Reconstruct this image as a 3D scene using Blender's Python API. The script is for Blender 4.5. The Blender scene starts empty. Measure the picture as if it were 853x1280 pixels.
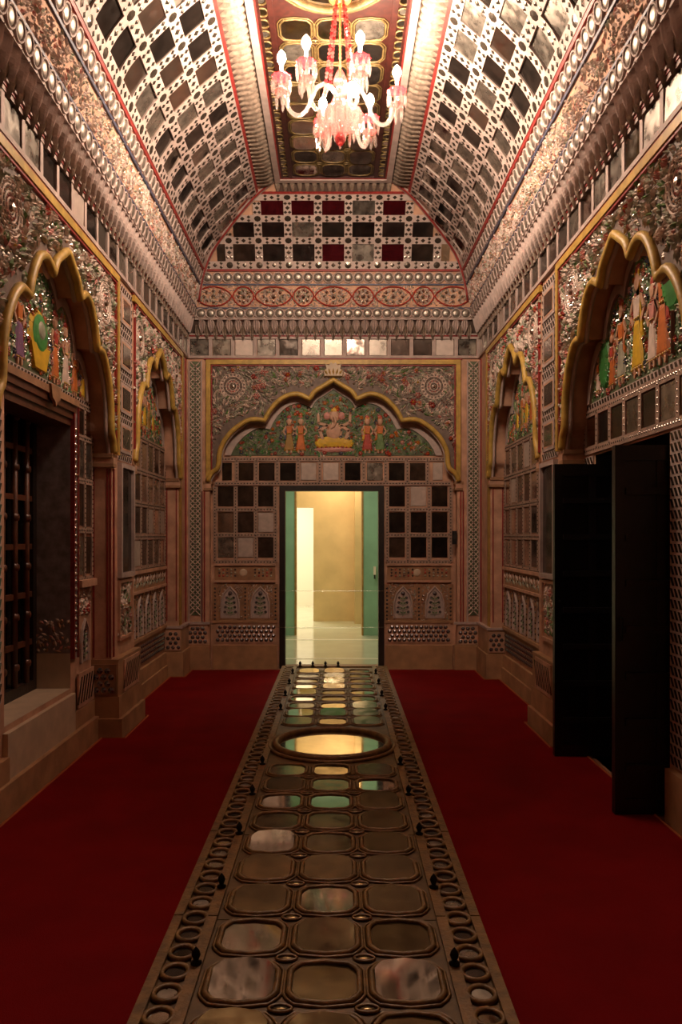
import bpy, math, random
from mathutils import Vector, Matrix, noise
random.seed(7)
PI = math.pi
SC = bpy.context.scene
COL = SC.collection

# ------------------------------------------------------------------ camera, world, lights, exposure
FPX = 28.0 / 36.0 * 1280.0            # focal length in pixels of the 853x1280 frame
VX, VY = 418.0, 670.0                 # vanishing point of the hall
EYE = 1.5
CX = 0.01
YF = 8.9                              # far wall
YB = -0.7                             # wall behind the photographer
HX = 1.64                             # half width of the hall
cam = bpy.data.cameras.new('camera')
cam.sensor_fit = 'VERTICAL'; cam.sensor_height = 36.0; cam.sensor_width = 24.0; cam.lens = 28.0
cam.shift_x = (426.5 - VX) / 1280.0; cam.shift_y = (VY - 640.0) / 1280.0
cam.clip_start = 0.05; cam.clip_end = 100
camo = bpy.data.objects.new('camera', cam); COL.objects.link(camo)
camo.location = (CX, 0, EYE); camo.rotation_euler = (PI / 2, 0, 0)
SC.camera = camo
wd = bpy.data.worlds.new('world'); SC.world = wd; wd.use_nodes = True
wd.node_tree.nodes['Background'].inputs[0].default_value = (0.5, 0.6, 0.8, 1)
wd.node_tree.nodes['Background'].inputs[1].default_value = 0.02
SC.view_settings.view_transform = 'Standard'; SC.view_settings.look = 'None'
SC.view_settings.gamma = 1.0; SC.view_settings.use_curve_mapping = False
SC.view_settings.exposure = 0.6
BULB = 760.0
try:
    SC.cycles.sample_clamp_indirect = 4.0
    SC.cycles.caustics_reflective = False; SC.cycles.caustics_refractive = False
    SC.cycles.max_bounces = 7; SC.cycles.glossy_bounces = 4; SC.cycles.transparent_max_bounces = 12
    SC.cycles.blur_glossy = 0.6
except Exception:
    pass

def area(name, loc, size, sy, power, col, rot=(0, 0, 0)):
    l = bpy.data.lights.new(name, 'AREA'); l.shape = 'RECTANGLE'; l.size = size; l.size_y = sy
    l.energy = power; l.color = col
    o = bpy.data.objects.new(name, l); COL.objects.link(o); o.location = loc; o.rotation_euler = rot
    return o
area('vestibule_lamp', (0.0, 10.6, 2.9), 1.2, 0.5, 18, (1.0, 0.85, 0.66))
area('yellow_room_lamp', (0.1, 13.1, 2.9), 0.8, 0.8, 30, (1.0, 0.78, 0.50))
area('passage_lamp', (-1.1, 15.4, 2.8), 0.9, 1.2, 85, (1.0, 0.92, 0.78))
area('side_corridor_daylight', (3.1, 4.8, 2.0), 0.9, 1.2, 14, (0.62, 0.72, 1.0), (0, -PI / 2, 0))

# ------------------------------------------------------------------ materials
MATS = {}
def mat(name, col, rough=0.6, metal=0.0, var=0.0, scale=8.0, bump=0.0, bscale=40.0, col2=None, rand=0.0,
        trans=0.0, emit=None, estr=0.0, spec=0.5, coat=0.0, rvar=0.0):
    m = bpy.data.materials.new(name); m.use_nodes = True
    nt = m.node_tree; b = nt.nodes['Principled BSDF']
    b.inputs['Roughness'].default_value = rough; b.inputs['Metallic'].default_value = metal
    b.inputs['Specular IOR Level'].default_value = spec
    c1 = (*col, 1)
    b.inputs['Base Color'].default_value = c1
    if coat: b.inputs['Coat Weight'].default_value = coat
    if trans: b.inputs['Transmission Weight'].default_value = trans
    if emit:
        b.inputs['Emission Color'].default_value = (*emit, 1); b.inputs['Emission Strength'].default_value = estr
    src = None
    geo = None
    if var or bump or rvar:
        geo = nt.nodes.new('ShaderNodeNewGeometry')
    if var:
        n = nt.nodes.new('ShaderNodeTexNoise'); n.inputs['Scale'].default_value = scale; n.inputs['Detail'].default_value = 5
        nt.links.new(geo.outputs['Position'], n.inputs['Vector'])
        r = nt.nodes.new('ShaderNodeValToRGB'); r.color_ramp.elements[0].position = 0.35; r.color_ramp.elements[1].position = 0.68
        c2 = col2 if col2 else tuple(c * (1 - var) for c in col)
        r.color_ramp.elements[0].color = (*c2, 1); r.color_ramp.elements[1].color = c1
        nt.links.new(n.outputs['Fac'], r.inputs['Fac']); src = r.outputs['Color']
    if rand:
        oi = nt.nodes.new('ShaderNodeObjectInfo')
        mr = nt.nodes.new('ShaderNodeMapRange'); mr.inputs['To Min'].default_value = 1 - rand; mr.inputs['To Max'].default_value = 1.0
        nt.links.new(oi.outputs['Random'], mr.inputs['Value'])
        mx = nt.nodes.new('ShaderNodeMix'); mx.data_type = 'RGBA'; mx.blend_type = 'MULTIPLY'; mx.inputs[0].default_value = 1.0
        if src: nt.links.new(src, mx.inputs[6])
        else: mx.inputs[6].default_value = c1
        nt.links.new(mr.outputs[0], mx.inputs[7]); src = mx.outputs[2]
    if src: nt.links.new(src, b.inputs['Base Color'])
    if rvar:
        n2 = nt.nodes.new('ShaderNodeTexNoise'); n2.inputs['Scale'].default_value = 14
        nt.links.new(geo.outputs['Position'], n2.inputs['Vector'])
        m2 = nt.nodes.new('ShaderNodeMapRange'); m2.inputs['From Min'].default_value = .35; m2.inputs['From Max'].default_value = .7
        m2.inputs['To Min'].default_value = rough; m2.inputs['To Max'].default_value = rough + rvar
        nt.links.new(n2.outputs['Fac'], m2.inputs['Value']); nt.links.new(m2.outputs[0], b.inputs['Roughness'])
    if bump:
        n3 = nt.nodes.new('ShaderNodeTexNoise'); n3.inputs['Scale'].default_value = bscale; n3.inputs['Detail'].default_value = 3
        nt.links.new(geo.outputs['Position'], n3.inputs['Vector'])
        bp = nt.nodes.new('ShaderNodeBump'); bp.inputs['Strength'].default_value = bump; bp.inputs['Distance'].default_value = 0.01
        nt.links.new(n3.outputs['Fac'], bp.inputs['Height']); nt.links.new(bp.outputs[0], b.inputs['Normal'])
    MATS[name] = m
    return m
mat('plaster_pink', (.66, .39, .26), .75, var=.35, scale=7, bump=.25, bscale=30)
mat('plaster_brown', (.42, .23, .12), .7, var=.4, scale=9, bump=.25, bscale=30)
mat('plaster_cream', (.54, .43, .39), .65, var=.25, scale=12, bump=.2, bscale=60)
mat('plinth_tan', (.50, .29, .15), .6, var=.35, scale=6, bump=.2, bscale=30)
mat('cream', (.62, .50, .36), .55, var=.2, scale=8)
mat('yellow', (.62, .41, .09), .45, var=.35, scale=14)
mat('gold', (.55, .36, .10), .4, metal=.3, var=.3, scale=30)
mat('ochre', (.42, .25, .06), .5, var=.35, scale=12)
mat('red_line', (.34, .035, .03), .5, var=.4, scale=25)
mat('blue_line', (.07, .08, .14), .5, var=.3, scale=25)
mat('ground_grey', (.20, .145, .12), .6, var=.4, scale=20)
mat('ground_green', (.12, .16, .08), .5, var=.5, scale=18)
mat('leaf_cream', (.76, .61, .52), .5, var=.3, scale=18)
mat('leaf_sage', (.42, .42, .32), .5, var=.4, scale=18)
mat('leaf_green', (.17, .30, .10), .5, var=.5, scale=18)
mat('leaf_bright', (.05, .30, .06), .5, var=.4, scale=18)
mat('flower_red', (.50, .06, .04), .5, var=.4, scale=20)
mat('flower_pink', (.62, .26, .22), .5, var=.3, scale=20)
mat('paint_orange', (.62, .17, .03), .5, var=.3, scale=20)
mat('paint_yellow', (.70, .44, .02), .5, var=.25, scale=20)
mat('paint_violet', (.22, .10, .22), .5, var=.3, scale=20)
mat('skin_paint', (.58, .34, .22), .5, var=.2, scale=20)
mat('mirror', (.80, .74, .66), .07, metal=1, var=.25, scale=9, rvar=.12, rand=.35)
mat('mirror_clear', (.86, .80, .68), .04, metal=1, var=.2, scale=9, rvar=.05)
mat('mirror_bronze', (.34, .25, .12), .10, metal=.9, var=.45, scale=8, rvar=.12, rand=.4)  # brown-gold tint stands in for the dim reflections in the runner
mat('mirror_aged', (.52, .47, .40), .22, metal=.85, var=.5, scale=16, rvar=.2, rand=.4)
mat('mirror_dark', (.20, .17, .15), .10, metal=.9, var=.5, scale=10, rvar=.1, rand=.5)  # dark tone put in for panes that reflect dark parts of the hall
mat('mirror_red', (.20, .02, .03), .15, metal=.7, var=.4, scale=10, rand=.4)
mat('mirror_lit', (.62, .52, .46), .5, metal=.3, var=.2, scale=18, rand=.2)  # pale tone painted in for panes that reflect lit surfaces
mat('silver', (.72, .68, .62), .22, metal=1)
mat('pearl_silver', (.42, .38, .33), .42, metal=.8, var=.35, scale=30)
mat('bulb_body', (1, .9, .75), .4, emit=(1.0, .74, .54), estr=BULB * .25)
mat('gap_shade', (.10, .065, .05), .7, var=.3, scale=20)  # shade of the gaps between leaves, painted as a dark ground
mat('feather_plaster', (.36, .275, .21), .6, var=.5, scale=30)
mat('lattice_grey', (.42, .29, .225), .65, var=.35, scale=16, bump=.2)
mat('mirror_grey', (.34, .31, .27), .26, metal=.9, var=.5, scale=14, rvar=.15, rand=.35)  # grey tone stands in for half-dark reflections of the frieze
mat('silver_dark', (.24, .24, .27), .2, metal=.9)
mat('chip_dark', (.08, .065, .05), .2, metal=.6)
mat('wood_frame', (.25, .135, .036), .42, var=.5, scale=22, bump=.3, bscale=70)
mat('wood_gilt', (.22, .15, .055), .4, metal=.2, var=.5, scale=30, bump=.3, bscale=70)
mat('board_red', (.055, .012, .008), .45, var=.5, scale=25)
mat('board_brown', (.15, .082, .022), .45, var=.45, scale=18)
mat('wood_dark', (.018, .011, .008), .5, var=.5, scale=20, bump=.2)
mat('wood_door', (.012, .008, .006), .38, var=.4, scale=30, bump=.2)
mat('wood_red', (.13, .045, .022), .4, var=.4, scale=20)
mat('iron', (.012, .011, .010), .4, metal=.6)
mat('carpet', (.215, .0035, .005), .95, var=.2, scale=3, bump=.6, bscale=260, spec=.1)
mat('binding', (.36, .09, .02), .8)
mat('stone_grey', (.33, .29, .29), .3, var=.5, scale=14)
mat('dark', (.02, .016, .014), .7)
mat('backwall', (.10, .06, .04), .7, var=.3)  # dark tone chosen so the hall mirrors reflect darkness
mat('green_wall', (.27, .52, .34), .35, var=.2, scale=3)
mat('yellow_wall', (.70, .48, .24), .5, var=.18, scale=2.5)
mat('pale_wall', (.78, .70, .55), .6)
mat('pale_floor', (.55, .56, .40), .12, var=.12, scale=3)
mat('joint', (.74, .72, .55), .3)
mat('bulb_glow', (1, .9, .75), .4, emit=(1.0, .74, .54), estr=BULB)
mat('plastic_black', (.01, .01, .01), .4)

def glassy(name, col, tf=.55, rough=.05):
    m = bpy.data.materials.new(name); m.use_nodes = True
    nt = m.node_tree; nt.nodes.clear()
    o = nt.nodes.new('ShaderNodeOutputMaterial'); mx = nt.nodes.new('ShaderNodeMixShader'); mx2 = nt.nodes.new('ShaderNodeMixShader')
    t = nt.nodes.new('ShaderNodeBsdfTransparent'); t.inputs[0].default_value = (*[min(1, c * .4 + .6) for c in col], 1)
    g = nt.nodes.new('ShaderNodeBsdfGlossy'); g.inputs['Roughness'].default_value = rough; g.inputs[0].default_value = (*[min(1, c * .6 + .4) for c in col], 1)
    d = nt.nodes.new('ShaderNodeBsdfTranslucent'); d.inputs[0].default_value = (*col, 1)
    mx2.inputs[0].default_value = .5
    nt.links.new(d.outputs[0], mx2.inputs[1]); nt.links.new(g.outputs[0], mx2.inputs[2])
    mx.inputs[0].default_value = 1 - tf
    nt.links.new(t.outputs[0], mx.inputs[1]); nt.links.new(mx2.outputs[0], mx.inputs[2]); nt.links.new(mx.outputs[0], o.inputs[0])
    MATS[name] = m
glassy('glass_clear', (.80, .74, .70), .66)
glassy('glass_red', (.70, .05, .07), .4)
glassy('glass_pink', (.90, .30, .28), .5)
glassy('cord_clear', (.9, .9, .75), .55)
glassy('window_glass', (.35, .36, .38), .55)

# ------------------------------------------------------------------ frames and mesh builder
class Fr:
    def __init__(s, o, U, V, W):
        s.o, s.U, s.V, s.W = Vector(o), Vector(U), Vector(V), Vector(W)
        s.flip = s.U.cross(s.V).dot(s.W) < 0
    def p(s, u, v, w): return s.o + s.U * u + s.V * v + s.W * w
    def mtx(s, u, v, w, rot=0.0, tx=0.0, ty=0.0):
        R = Matrix((s.V.cross(s.W), s.V, s.W)).transposed().to_4x4()
        return Matrix.Translation(s.p(u, v, w)) @ R @ Matrix.Rotation(rot, 4, 'Z') @ Matrix.Rotation(tx, 4, 'X') @ Matrix.Rotation(ty, 4, 'Y')
WORLD = Fr((0, 0, 0), (1, 0, 0), (0, 1, 0), (0, 0, 1))
FAR = Fr((0, YF, 0), (1, 0, 0), (0, 0, 1), (0, -1, 0))
LEFT = Fr((-HX, 0, 0), (0, 1, 0), (0, 0, 1), (1, 0, 0))
RIGHT = Fr((HX, 0, 0), (0, 1, 0), (0, 0, 1), (-1, 0, 0))

class MB:
    def __init__(s, fr=WORLD, fn=None):
        s.v, s.f, s.m, s.mats, s.fr, s.fn = [], [], [], [], fr, fn
    def mi(s, m):
        if m not in s.mats: s.mats.append(m)
        return s.mats.index(m)
    def add(s, pts, faces, m):
        b = len(s.v)
        if s.fn: s.v += [tuple(s.fn(*p)) for p in pts]
        else: s.v += [tuple(s.fr.p(*p)) for p in pts]
        k = s.mi(m)
        for f in faces:
            f = [b + i for i in f]
            s.f.append(f[::-1] if (s.fr.flip and not s.fn) else f); s.m.append(k)
        return s
    def poly(s, pts, m): return s.add(pts, [list(range(len(pts)))], m)
    def box(s, u0, u1, v0, v1, w0, w1, m):
        if u0 > u1: u0, u1 = u1, u0
        if v0 > v1: v0, v1 = v1, v0
        if w0 > w1: w0, w1 = w1, w0
        P = [(u, v, w) for w in (w0, w1) for v in (v0, v1) for u in (u0, u1)]
        return s.add(P, [(0, 2, 3, 1), (4, 5, 7, 6), (0, 1, 5, 4), (2, 6, 7, 3), (0, 4, 6, 2), (1, 3, 7, 5)], m)
    def prism(s, ol, w0, w1, m, back=False, inset=0.0):
        n = len(ol)
        if sum(ol[i][0] * ol[(i + 1) % n][1] - ol[(i + 1) % n][0] * ol[i][1] for i in range(n)) < 0: ol = ol[::-1]
        cu = sum(p[0] for p in ol) / n; cv = sum(p[1] for p in ol) / n
        top = [(cu + (u - cu) * (1 - inset), cv + (v - cv) * (1 - inset), w1) for u, v in ol]
        P = [(u, v, w0) for u, v in ol] + top
        F = [list(range(n, 2 * n))] + [(i, (i + 1) % n, n + (i + 1) % n, n + i) for i in range(n)]
        if back: F.append(list(range(n))[::-1])
        return s.add(P, F, m)
    def ribbon(s, a, b, m, closed=False):          # quad strip between two point rows
        n = len(a); k = n if closed else n - 1
        return s.add(list(a) + list(b), [(i, (i + 1) % n, n + (i + 1) % n, n + i) for i in range(k)], m)
    def tube(s, path, r, m, n=6, closed=False, r2=None, flat=1.0):
        path = [Vector(p) for p in path]; L = len(path); P = []; F = []
        up = Vector((0, 0, 1))
        for i, p in enumerate(path):
            if closed: t = path[(i + 1) % L] - path[i - 1]
            else: t = path[min(i + 1, L - 1)] - path[max(i - 1, 0)]
            t.normalize()
            a = t.cross(up)
            if a.length < .05: a = t.cross(Vector((0, 1, 0)))
            a.normalize(); b = a.cross(t)
            rr = r if r2 is None else r + (r2 - r) * i / (L - 1)
            for k in range(n):
                g = 2 * PI * k / n
                P.append(tuple(p + a * (math.cos(g) * rr) + b * (math.sin(g) * rr * flat)))
        for i in range(L if closed else L - 1):
            j = (i + 1) % L
            for k in range(n):
                F.append((i * n + k, i * n + (k + 1) % n, j * n + (k + 1) % n, j * n + k))
        if not closed: F += [list(range(n))[::-1], [(L - 1) * n + k for k in range(n)]]
        return s.add(P, F, m)
    def lathe(s, c, prof, m, n=12, wob=0, wa=0.0):     # around local third axis
        P = []; F = []
        for (r, h) in prof:
            for k in range(n):
                g = 2 * PI * k / n; rr = r * (1 + (wa * math.cos(wob * g) if wob else 0))
                P.append((c[0] + rr * math.cos(g), c[1] + rr * math.sin(g), c[2] + h))
        for i in range(len(prof) - 1):
            for k in range(n):
                F.append((i * n + k, i * n + (k + 1) % n, (i + 1) * n + (k + 1) % n, (i + 1) * n + k))
        return s.add(P, F, m)
    def dome(s, u, v, w, r, h, m, n=8, rings=2, sv=1.0):
        P = []; F = []
        for i in range(rings):
            a = PI / 2 * i / rings
            for k in range(n):
                g = 2 * PI * k / n
                P.append((u + r * math.cos(a) * math.cos(g), v + sv * r * math.cos(a) * math.sin(g), w + h * math.sin(a)))
        P.append((u, v, w + h)); t = len(P) - 1
        for i in range(rings - 1):
            for k in range(n): F.append((i * n + k, i * n + (k + 1) % n, (i + 1) * n + (k + 1) % n, (i + 1) * n + k))
        for k in range(n): F.append(((rings - 1) * n + k, (rings - 1) * n + (k + 1) % n, t))
        return s.add(P, F, m)
    def leaf(s, u, v, w, a, L, W, h, m):
        c, d = math.cos(a), math.sin(a)
        def q(x, y, z): return (u + x * c - y * d, v + x * d + y * c, w + z)
        return s.add([q(0, 0, 0), q(L * .45, -W / 2, 0), q(L, 0, h * .3), q(L * .45, W / 2, 0), q(L * .45, 0, h)],
                     [(0, 1, 4), (1, 2, 4), (2, 3, 4), (3, 0, 4)], m)
    def flower(s, u, v, w, r, h, m, mc, n=6):
        for k in range(n): s.leaf(u, v, w, 2 * PI * k / n, r, r * .8, h, m)
        return s.dome(u, v, w + h * .3, r * .3, h * .9, mc, 6, 1)
    def build(s, name, parent=None, kind=None, label=None, smooth=False, loc=None):
        me = bpy.data.meshes.new(name); me.from_pydata(s.v, [], s.f)
        for m in s.mats: me.materials.append(MATS[m])
        me.polygons.foreach_set('material_index', s.m)
        if smooth: me.polygons.foreach_set('use_smooth', [True] * len(s.f))
        me.update()
        return link(name, me, parent, kind=kind, label=label)
    def mesh(s, name, smooth=False):
        me = bpy.data.meshes.new(name); me.from_pydata(s.v, [], s.f)
        for m in s.mats: me.materials.append(MATS[m])
        me.polygons.foreach_set('material_index', s.m)
        if smooth: me.polygons.foreach_set('use_smooth', [True] * len(s.f))
        me.update(); return me
def link(name, me, parent=None, mtx=None, kind=None, label=None, cat=None, group=None):
    o = bpy.data.objects.new(name, me); COL.objects.link(o)
    if parent: o.parent = parent
    if mtx is not None: o.matrix_basis = mtx
    if kind: o['kind'] = kind
    if label: o['label'] = label
    if cat: o['category'] = cat
    if group: o['group'] = group
    return o
def struct(o, label, cat):
    o['kind'] = 'structure'; o['label'] = label; o['category'] = cat; return o
def fpx(px, py, Y=YF):                         # pixel -> (X, Z) on a plane across the hall at depth Y
    k = Y / FPX
    return ((px - VX) * k + CX, EYE + (VY - py) * k)

# shared meshes ------------------------------------------------------
def pane_mesh(name, w, h, m, t=.006, bev=.006):
    b = MB(); b.prism([(-w / 2, -h / 2), (w / 2, -h / 2), (w / 2, h / 2), (-w / 2, h / 2)], 0, t, m, inset=bev / max(w, h) * 2)
    return b.mesh(name)
PM = {}
def pane(name, parent, fr, u, v, w, pw, ph, m, tilt=.012):
    key = (round(pw, 3), round(ph, 3), m)
    if key not in PM: PM[key] = pane_mesh('mirror_pane', pw, ph, m)
    return link(name, PM[key], parent, fr.mtx(u, v, w, 0, random.uniform(-tilt, tilt), random.uniform(-tilt, tilt)))
def pick(ws):
    r = random.random() * sum(ws.values())
    for k, x in ws.items():
        r -= x
        if r <= 0: return k
    return k
MIX = {'mirror': 2, 'mirror_dark': 5, 'mirror_aged': 1.6, 'mirror_lit': .8}  # dark and light reflections put into the pane materials
pearl_me = MB().dome(0, 0, 0, .046, .016, 'pearl_silver', 12, 3).lathe((0, 0, 0), [(.060, 0), (.057, .014), (.05, .014), (.046, .0)], 'plaster_cream', 12).mesh('pearl', True)

def scroll_leaf_mesh(m):
    b = MB(); n = 7; rows = []
    for i in range(n + 1):
        t = i / n
        wd = .036 * (1 - t ** 3.2) * (.75 + .5 * math.sin(PI * min(1, t * 1.1)) ** 2) + .002
        z = .010 + .032 * t ** 1.8 + .008 * math.sin(PI * t)
        rows.append([(-wd, -t * .165, z - .016), (-wd * .62, -t * .165, z + .010), (-wd * .3, -t * .165, z - .006), (0, -t * .165, z + .016), (wd * .3, -t * .165, z - .006), (wd * .62, -t * .165, z + .010), (wd, -t * .165, z - .016)])
    for i in range(n):
        b.ribbon(rows[i + 1], rows[i], m)
    return b.mesh('cornice_leaf')
cornice_me = (scroll_leaf_mesh('feather_plaster'), scroll_leaf_mesh('plaster_cream'))

def feather_mesh():
    b = MB(); n = 5; rows = []
    for i in range(n + 1):
        t = i / n
        wd = .029 * math.sin(PI * (.12 + .86 * t)) ** .9
        z = .006 + .05 * math.sin(PI * t * .8)
        rows.append([(-wd, t * .20, 0.0), (-wd * .5, t * .20, z), (0, t * .20, z * .55), (wd * .5, t * .20, z), (wd, t * .20, 0.0)])
    for i in range(n): b.ribbon(rows[i], rows[i + 1], 'feather_plaster')
    return b.mesh('feather_leaf', True)
feather_me = feather_mesh()

# ------------------------------------------------------------------ scatter carving
def carve(fr, inside, u0, u1, v0, v1, w, cell, pal, parent, names, L=.06, W=.03, h=.012, seed=0, beads=.25, flowers=.06, fr_r=.04, fpal=('flower_red', 'flower_pink')):
    rnd = random.Random(seed)
    mbs = {k: MB(fr) for k in names}
    nu = int((u1 - u0) / cell) + 1; nv = int((v1 - v0) / cell) + 1
    for i in range(nu):
        for j in range(nv):
            u = u0 + (i + rnd.random()) * cell; v = v0 + (j + rnd.random()) * cell
            if not inside(u, v): continue
            r = rnd.random()
            if r < flowers:
                mbs[names[1]].flower(u, v, w + .002, fr_r * rnd.uniform(.7, 1.2), h * 1.5, rnd.choice(fpal), rnd.choice(('leaf_cream', 'paint_yellow')))
            elif r < flowers + beads:
                mbs[names[2]].dome(u, v, w, rnd.uniform(.008, .016), .009, 'silver' if rnd.random() < .5 else 'pearl_silver', 6, 1)
            else:
                a = noise.noise(Vector((u * 4.2, v * 4.2, seed * 3.1))) * 7 + rnd.uniform(-.6, .6)
                mbs[names[0]].leaf(u, v, w, a, L * rnd.uniform(.7, 1.3), W * rnd.uniform(.7, 1.2), h * rnd.uniform(.7, 1.4), pick(pal))
    for k in names:
        if mbs[k].f: mbs[k].build(k, parent, kind='stuff')
PAL_SP = {'leaf_cream': 6, 'leaf_sage': 5, 'flower_pink': .6, 'leaf_green': 1.2}
PAL_LU = {'leaf_green': 5, 'leaf_sage': 2.6, 'leaf_cream': .5, 'leaf_bright': 1.2, 'ochre': .8, 'flower_red': .4}

# ------------------------------------------------------------------ arch outline
ARCH = [[(1.404, 2.11), (1.36, 2.20), (1.30, 2.25), (1.278, 2.32), (1.265, 2.45), (1.19, 2.60), (1.07, 2.72), (.922, 2.80), (.767, 2.79)],
        [(.767, 2.79), (.715, 2.89), (.63, 2.99), (.53, 3.06), (.40, 3.085), (.264, 3.03)],
        [(.264, 3.03), (.205, 3.115), (.10, 3.18), (0, 3.243)]]
def half_arch(hw, e):
    out = []
    for lobe in ARCH:
        n = len(lobe)
        for i in range(n - 1):
            p0 = Vector(lobe[max(i - 1, 0)]); p1 = Vector(lobe[i]); p2 = Vector(lobe[i + 1]); p3 = Vector(lobe[min(i + 2, n - 1)])
            for k in range(3):
                t = k / 3
                q = .5 * ((2 * p1) + (p2 - p0) * t + (2 * p0 - 5 * p1 + 4 * p2 - p3) * t * t + (3 * p1 - p0 - 3 * p2 + p3) * t ** 3)
                out.append((hw * (max(q.x, 0) / 1.404) ** e, q.y))
    out.append((0, 3.243))
    return out
def arch_pts(uc, hw, e):                       # foot -> apex -> foot
    h = half_arch(hw, e)
    return [(uc - u, v) for u, v in h] + [(uc + u, v) for u, v in h[-2::-1]]
def arch_z(A, u):
    for i in range(len(A) - 1):
        a, b = A[i], A[i + 1]
        if a[0] <= u <= b[0] and b[0] > a[0]:
            return a[1] + (b[1] - a[1]) * (u - a[0]) / (b[0] - a[0])
    return 0

def rosette(fr, u, v, w, r, parent, dark=False):
    b = MB(fr)
    b.dome(u, v, w, r * .2, .03, 'silver', 10, 2)
    for rr, nn, m, br in ((.36, 10, 'flower_pink', .06), (.58, 16, 'silver', .055), (.80, 20, 'leaf_cream', .075), (1.0, 26, 'leaf_sage', .06)):
        for k in range(nn):
            g = 2 * PI * k / nn
            b.dome(u + r * rr * math.cos(g), v + r * rr * math.sin(g), w, r * br * 1.25, .012, m, 6, 1)
    for rr in (.28, .47, .69, .9):
        b.tube([(u + r * rr * math.cos(2 * PI * k / 24), v + r * rr * math.sin(2 * PI * k / 24), w + .004) for k in range(24)], .006, 'leaf_cream', 4, True)
    return b.build('rosette', parent)

def figure(fr, u, v, w, h, parent, skirt='paint_orange', top='flower_red', face='skin_paint', seated=False, veil=None, name='painted_figure', lean=0.0):
    b = MB(fr); s = h
    d = .012
    def limb(pts, r, m):
        for (p, q) in zip(pts[:-1], pts[1:]):
            a = math.atan2(q[1] - p[1], q[0] - p[0]); L = math.hypot(q[0] - p[0], q[1] - p[1]); k = 6
            ol = []
            for i in range(k + 1): g = a + PI / 2 + PI * i / k; ol.append((p[0] + r * math.cos(g), p[1] + r * math.sin(g)))
            for i in range(k + 1): g = a - PI / 2 + PI * i / k; ol.append((q[0] + r * math.cos(g), q[1] + r * math.sin(g)))
            b.prism(ol, w, w + .010, m, inset=.15)
    def blob(cu, cv, ru, rv, m, k=10, hh=d): b.dome(u + cu * s + lean * cv * s, v + cv * s, w, ru * s, hh, m, k, 2, rv / ru)
    if seated:
        blob(0, .20, .40, .13, 'paint_yellow', 14); blob(-.24, .18, .16, .11, 'paint_yellow'); blob(.24, .18, .16, .11, 'paint_yellow')
        blob(0, .05, .42, .06, 'flower_pink', 14); blob(0, .42, .17, .20, top, 12, d * 1.2)
        for sg in (-1, 1):
            limb([(u + sg * .14 * s, v + .54 * s), (u + sg * .30 * s, v + .44 * s), (u + sg * .24 * s, v + .28 * s)], .035 * s, face)
            limb([(u + sg * .14 * s, v + .54 * s), (u + sg * .32 * s, v + .60 * s), (u + sg * .33 * s, v + .76 * s)], .03 * s, face)
    else:
        P = [(-.15, .0), (.15, .0), (.12, .2), (.075, .5), (-.075, .5), (-.12, .2)]
        b.prism([(u + (x + lean * y) * s, v + y * s) for x, y in P], w, w + d, skirt, inset=.25)
        b.prism([(u + (x + lean * y) * s, v + y * s) for x, y in [(-.075, .48), (.075, .48), (.10, .72), (-.10, .72)]], w, w + d, top, inset=.2)
        for sg in (-1, 1):
            limb([(u + (sg * .09 + lean * .7) * s, v + .70 * s), (u + (sg * .17 + lean * .55) * s, v + .56 * s), (u + (sg * .10 + lean * .5) * s, v + .46 * s)], .026 * s, face)
            limb([(u + sg * .06 * s, v + .03 * s), (u + sg * .06 * s, v - .04 * s)], .026 * s, face)
    if veil:
        b.prism([(u + (x + lean * y) * s, v + y * s) for x, y in [(-.16, .3), (-.09, .3), (-.06, .95), (.0, 1.02), (.07, .95), (.05, .88), (-.05, .86)]], w, w + d * .8, veil, inset=.1)
    hy = .84 if not seated else .74
    blob(0, hy, .085 if not seated else .12, .11 if not seated else .13, face, 10, d * 1.3)
    blob(0, hy + .11, .07, .07, 'paint_yellow' if seated else 'flower_red', 8, d)
    if not seated:      # jewelled hems, sash and necklace
        for k in range(6): b.dome(u + (-.125 + k * .05) * s, v + .03 * s, w + d, .014 * s, .006, 'paint_yellow', 6, 1)
        for k in range(3): b.dome(u + (-.05 + k * .05 + lean * .5) * s, v + .50 * s, w + d, .016 * s, .006, 'paint_yellow', 6, 1)
        for k in range(3): b.dome(u + (-.035 + k * .035 + lean * .68) * s, v + (.69 - .01 * (k == 1)) * s, w + d, .011 * s, .005, 'leaf_cream', 6, 1)
    else:
        for k in range(9): b.dome(u + (-.34 + k * .085) * s, v + .10 * s, w + d, .018 * s, .008, 'flower_red', 6, 1)
        b.tube([(u, v + .72 * s, w + d), (u + .03 * s, v + .62 * s, w + d * 1.6), (u + .0 * s, v + .52 * s, w + d * 1.7), (u - .07 * s, v + .48 * s, w + d * 1.6)], .032 * s, face, 6, r2=.014 * s)
        for sg in (-1, 1): blob(sg * .15, .74, .075, .085, 'flower_pink', 10, d)
    b.build(name, parent)

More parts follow.
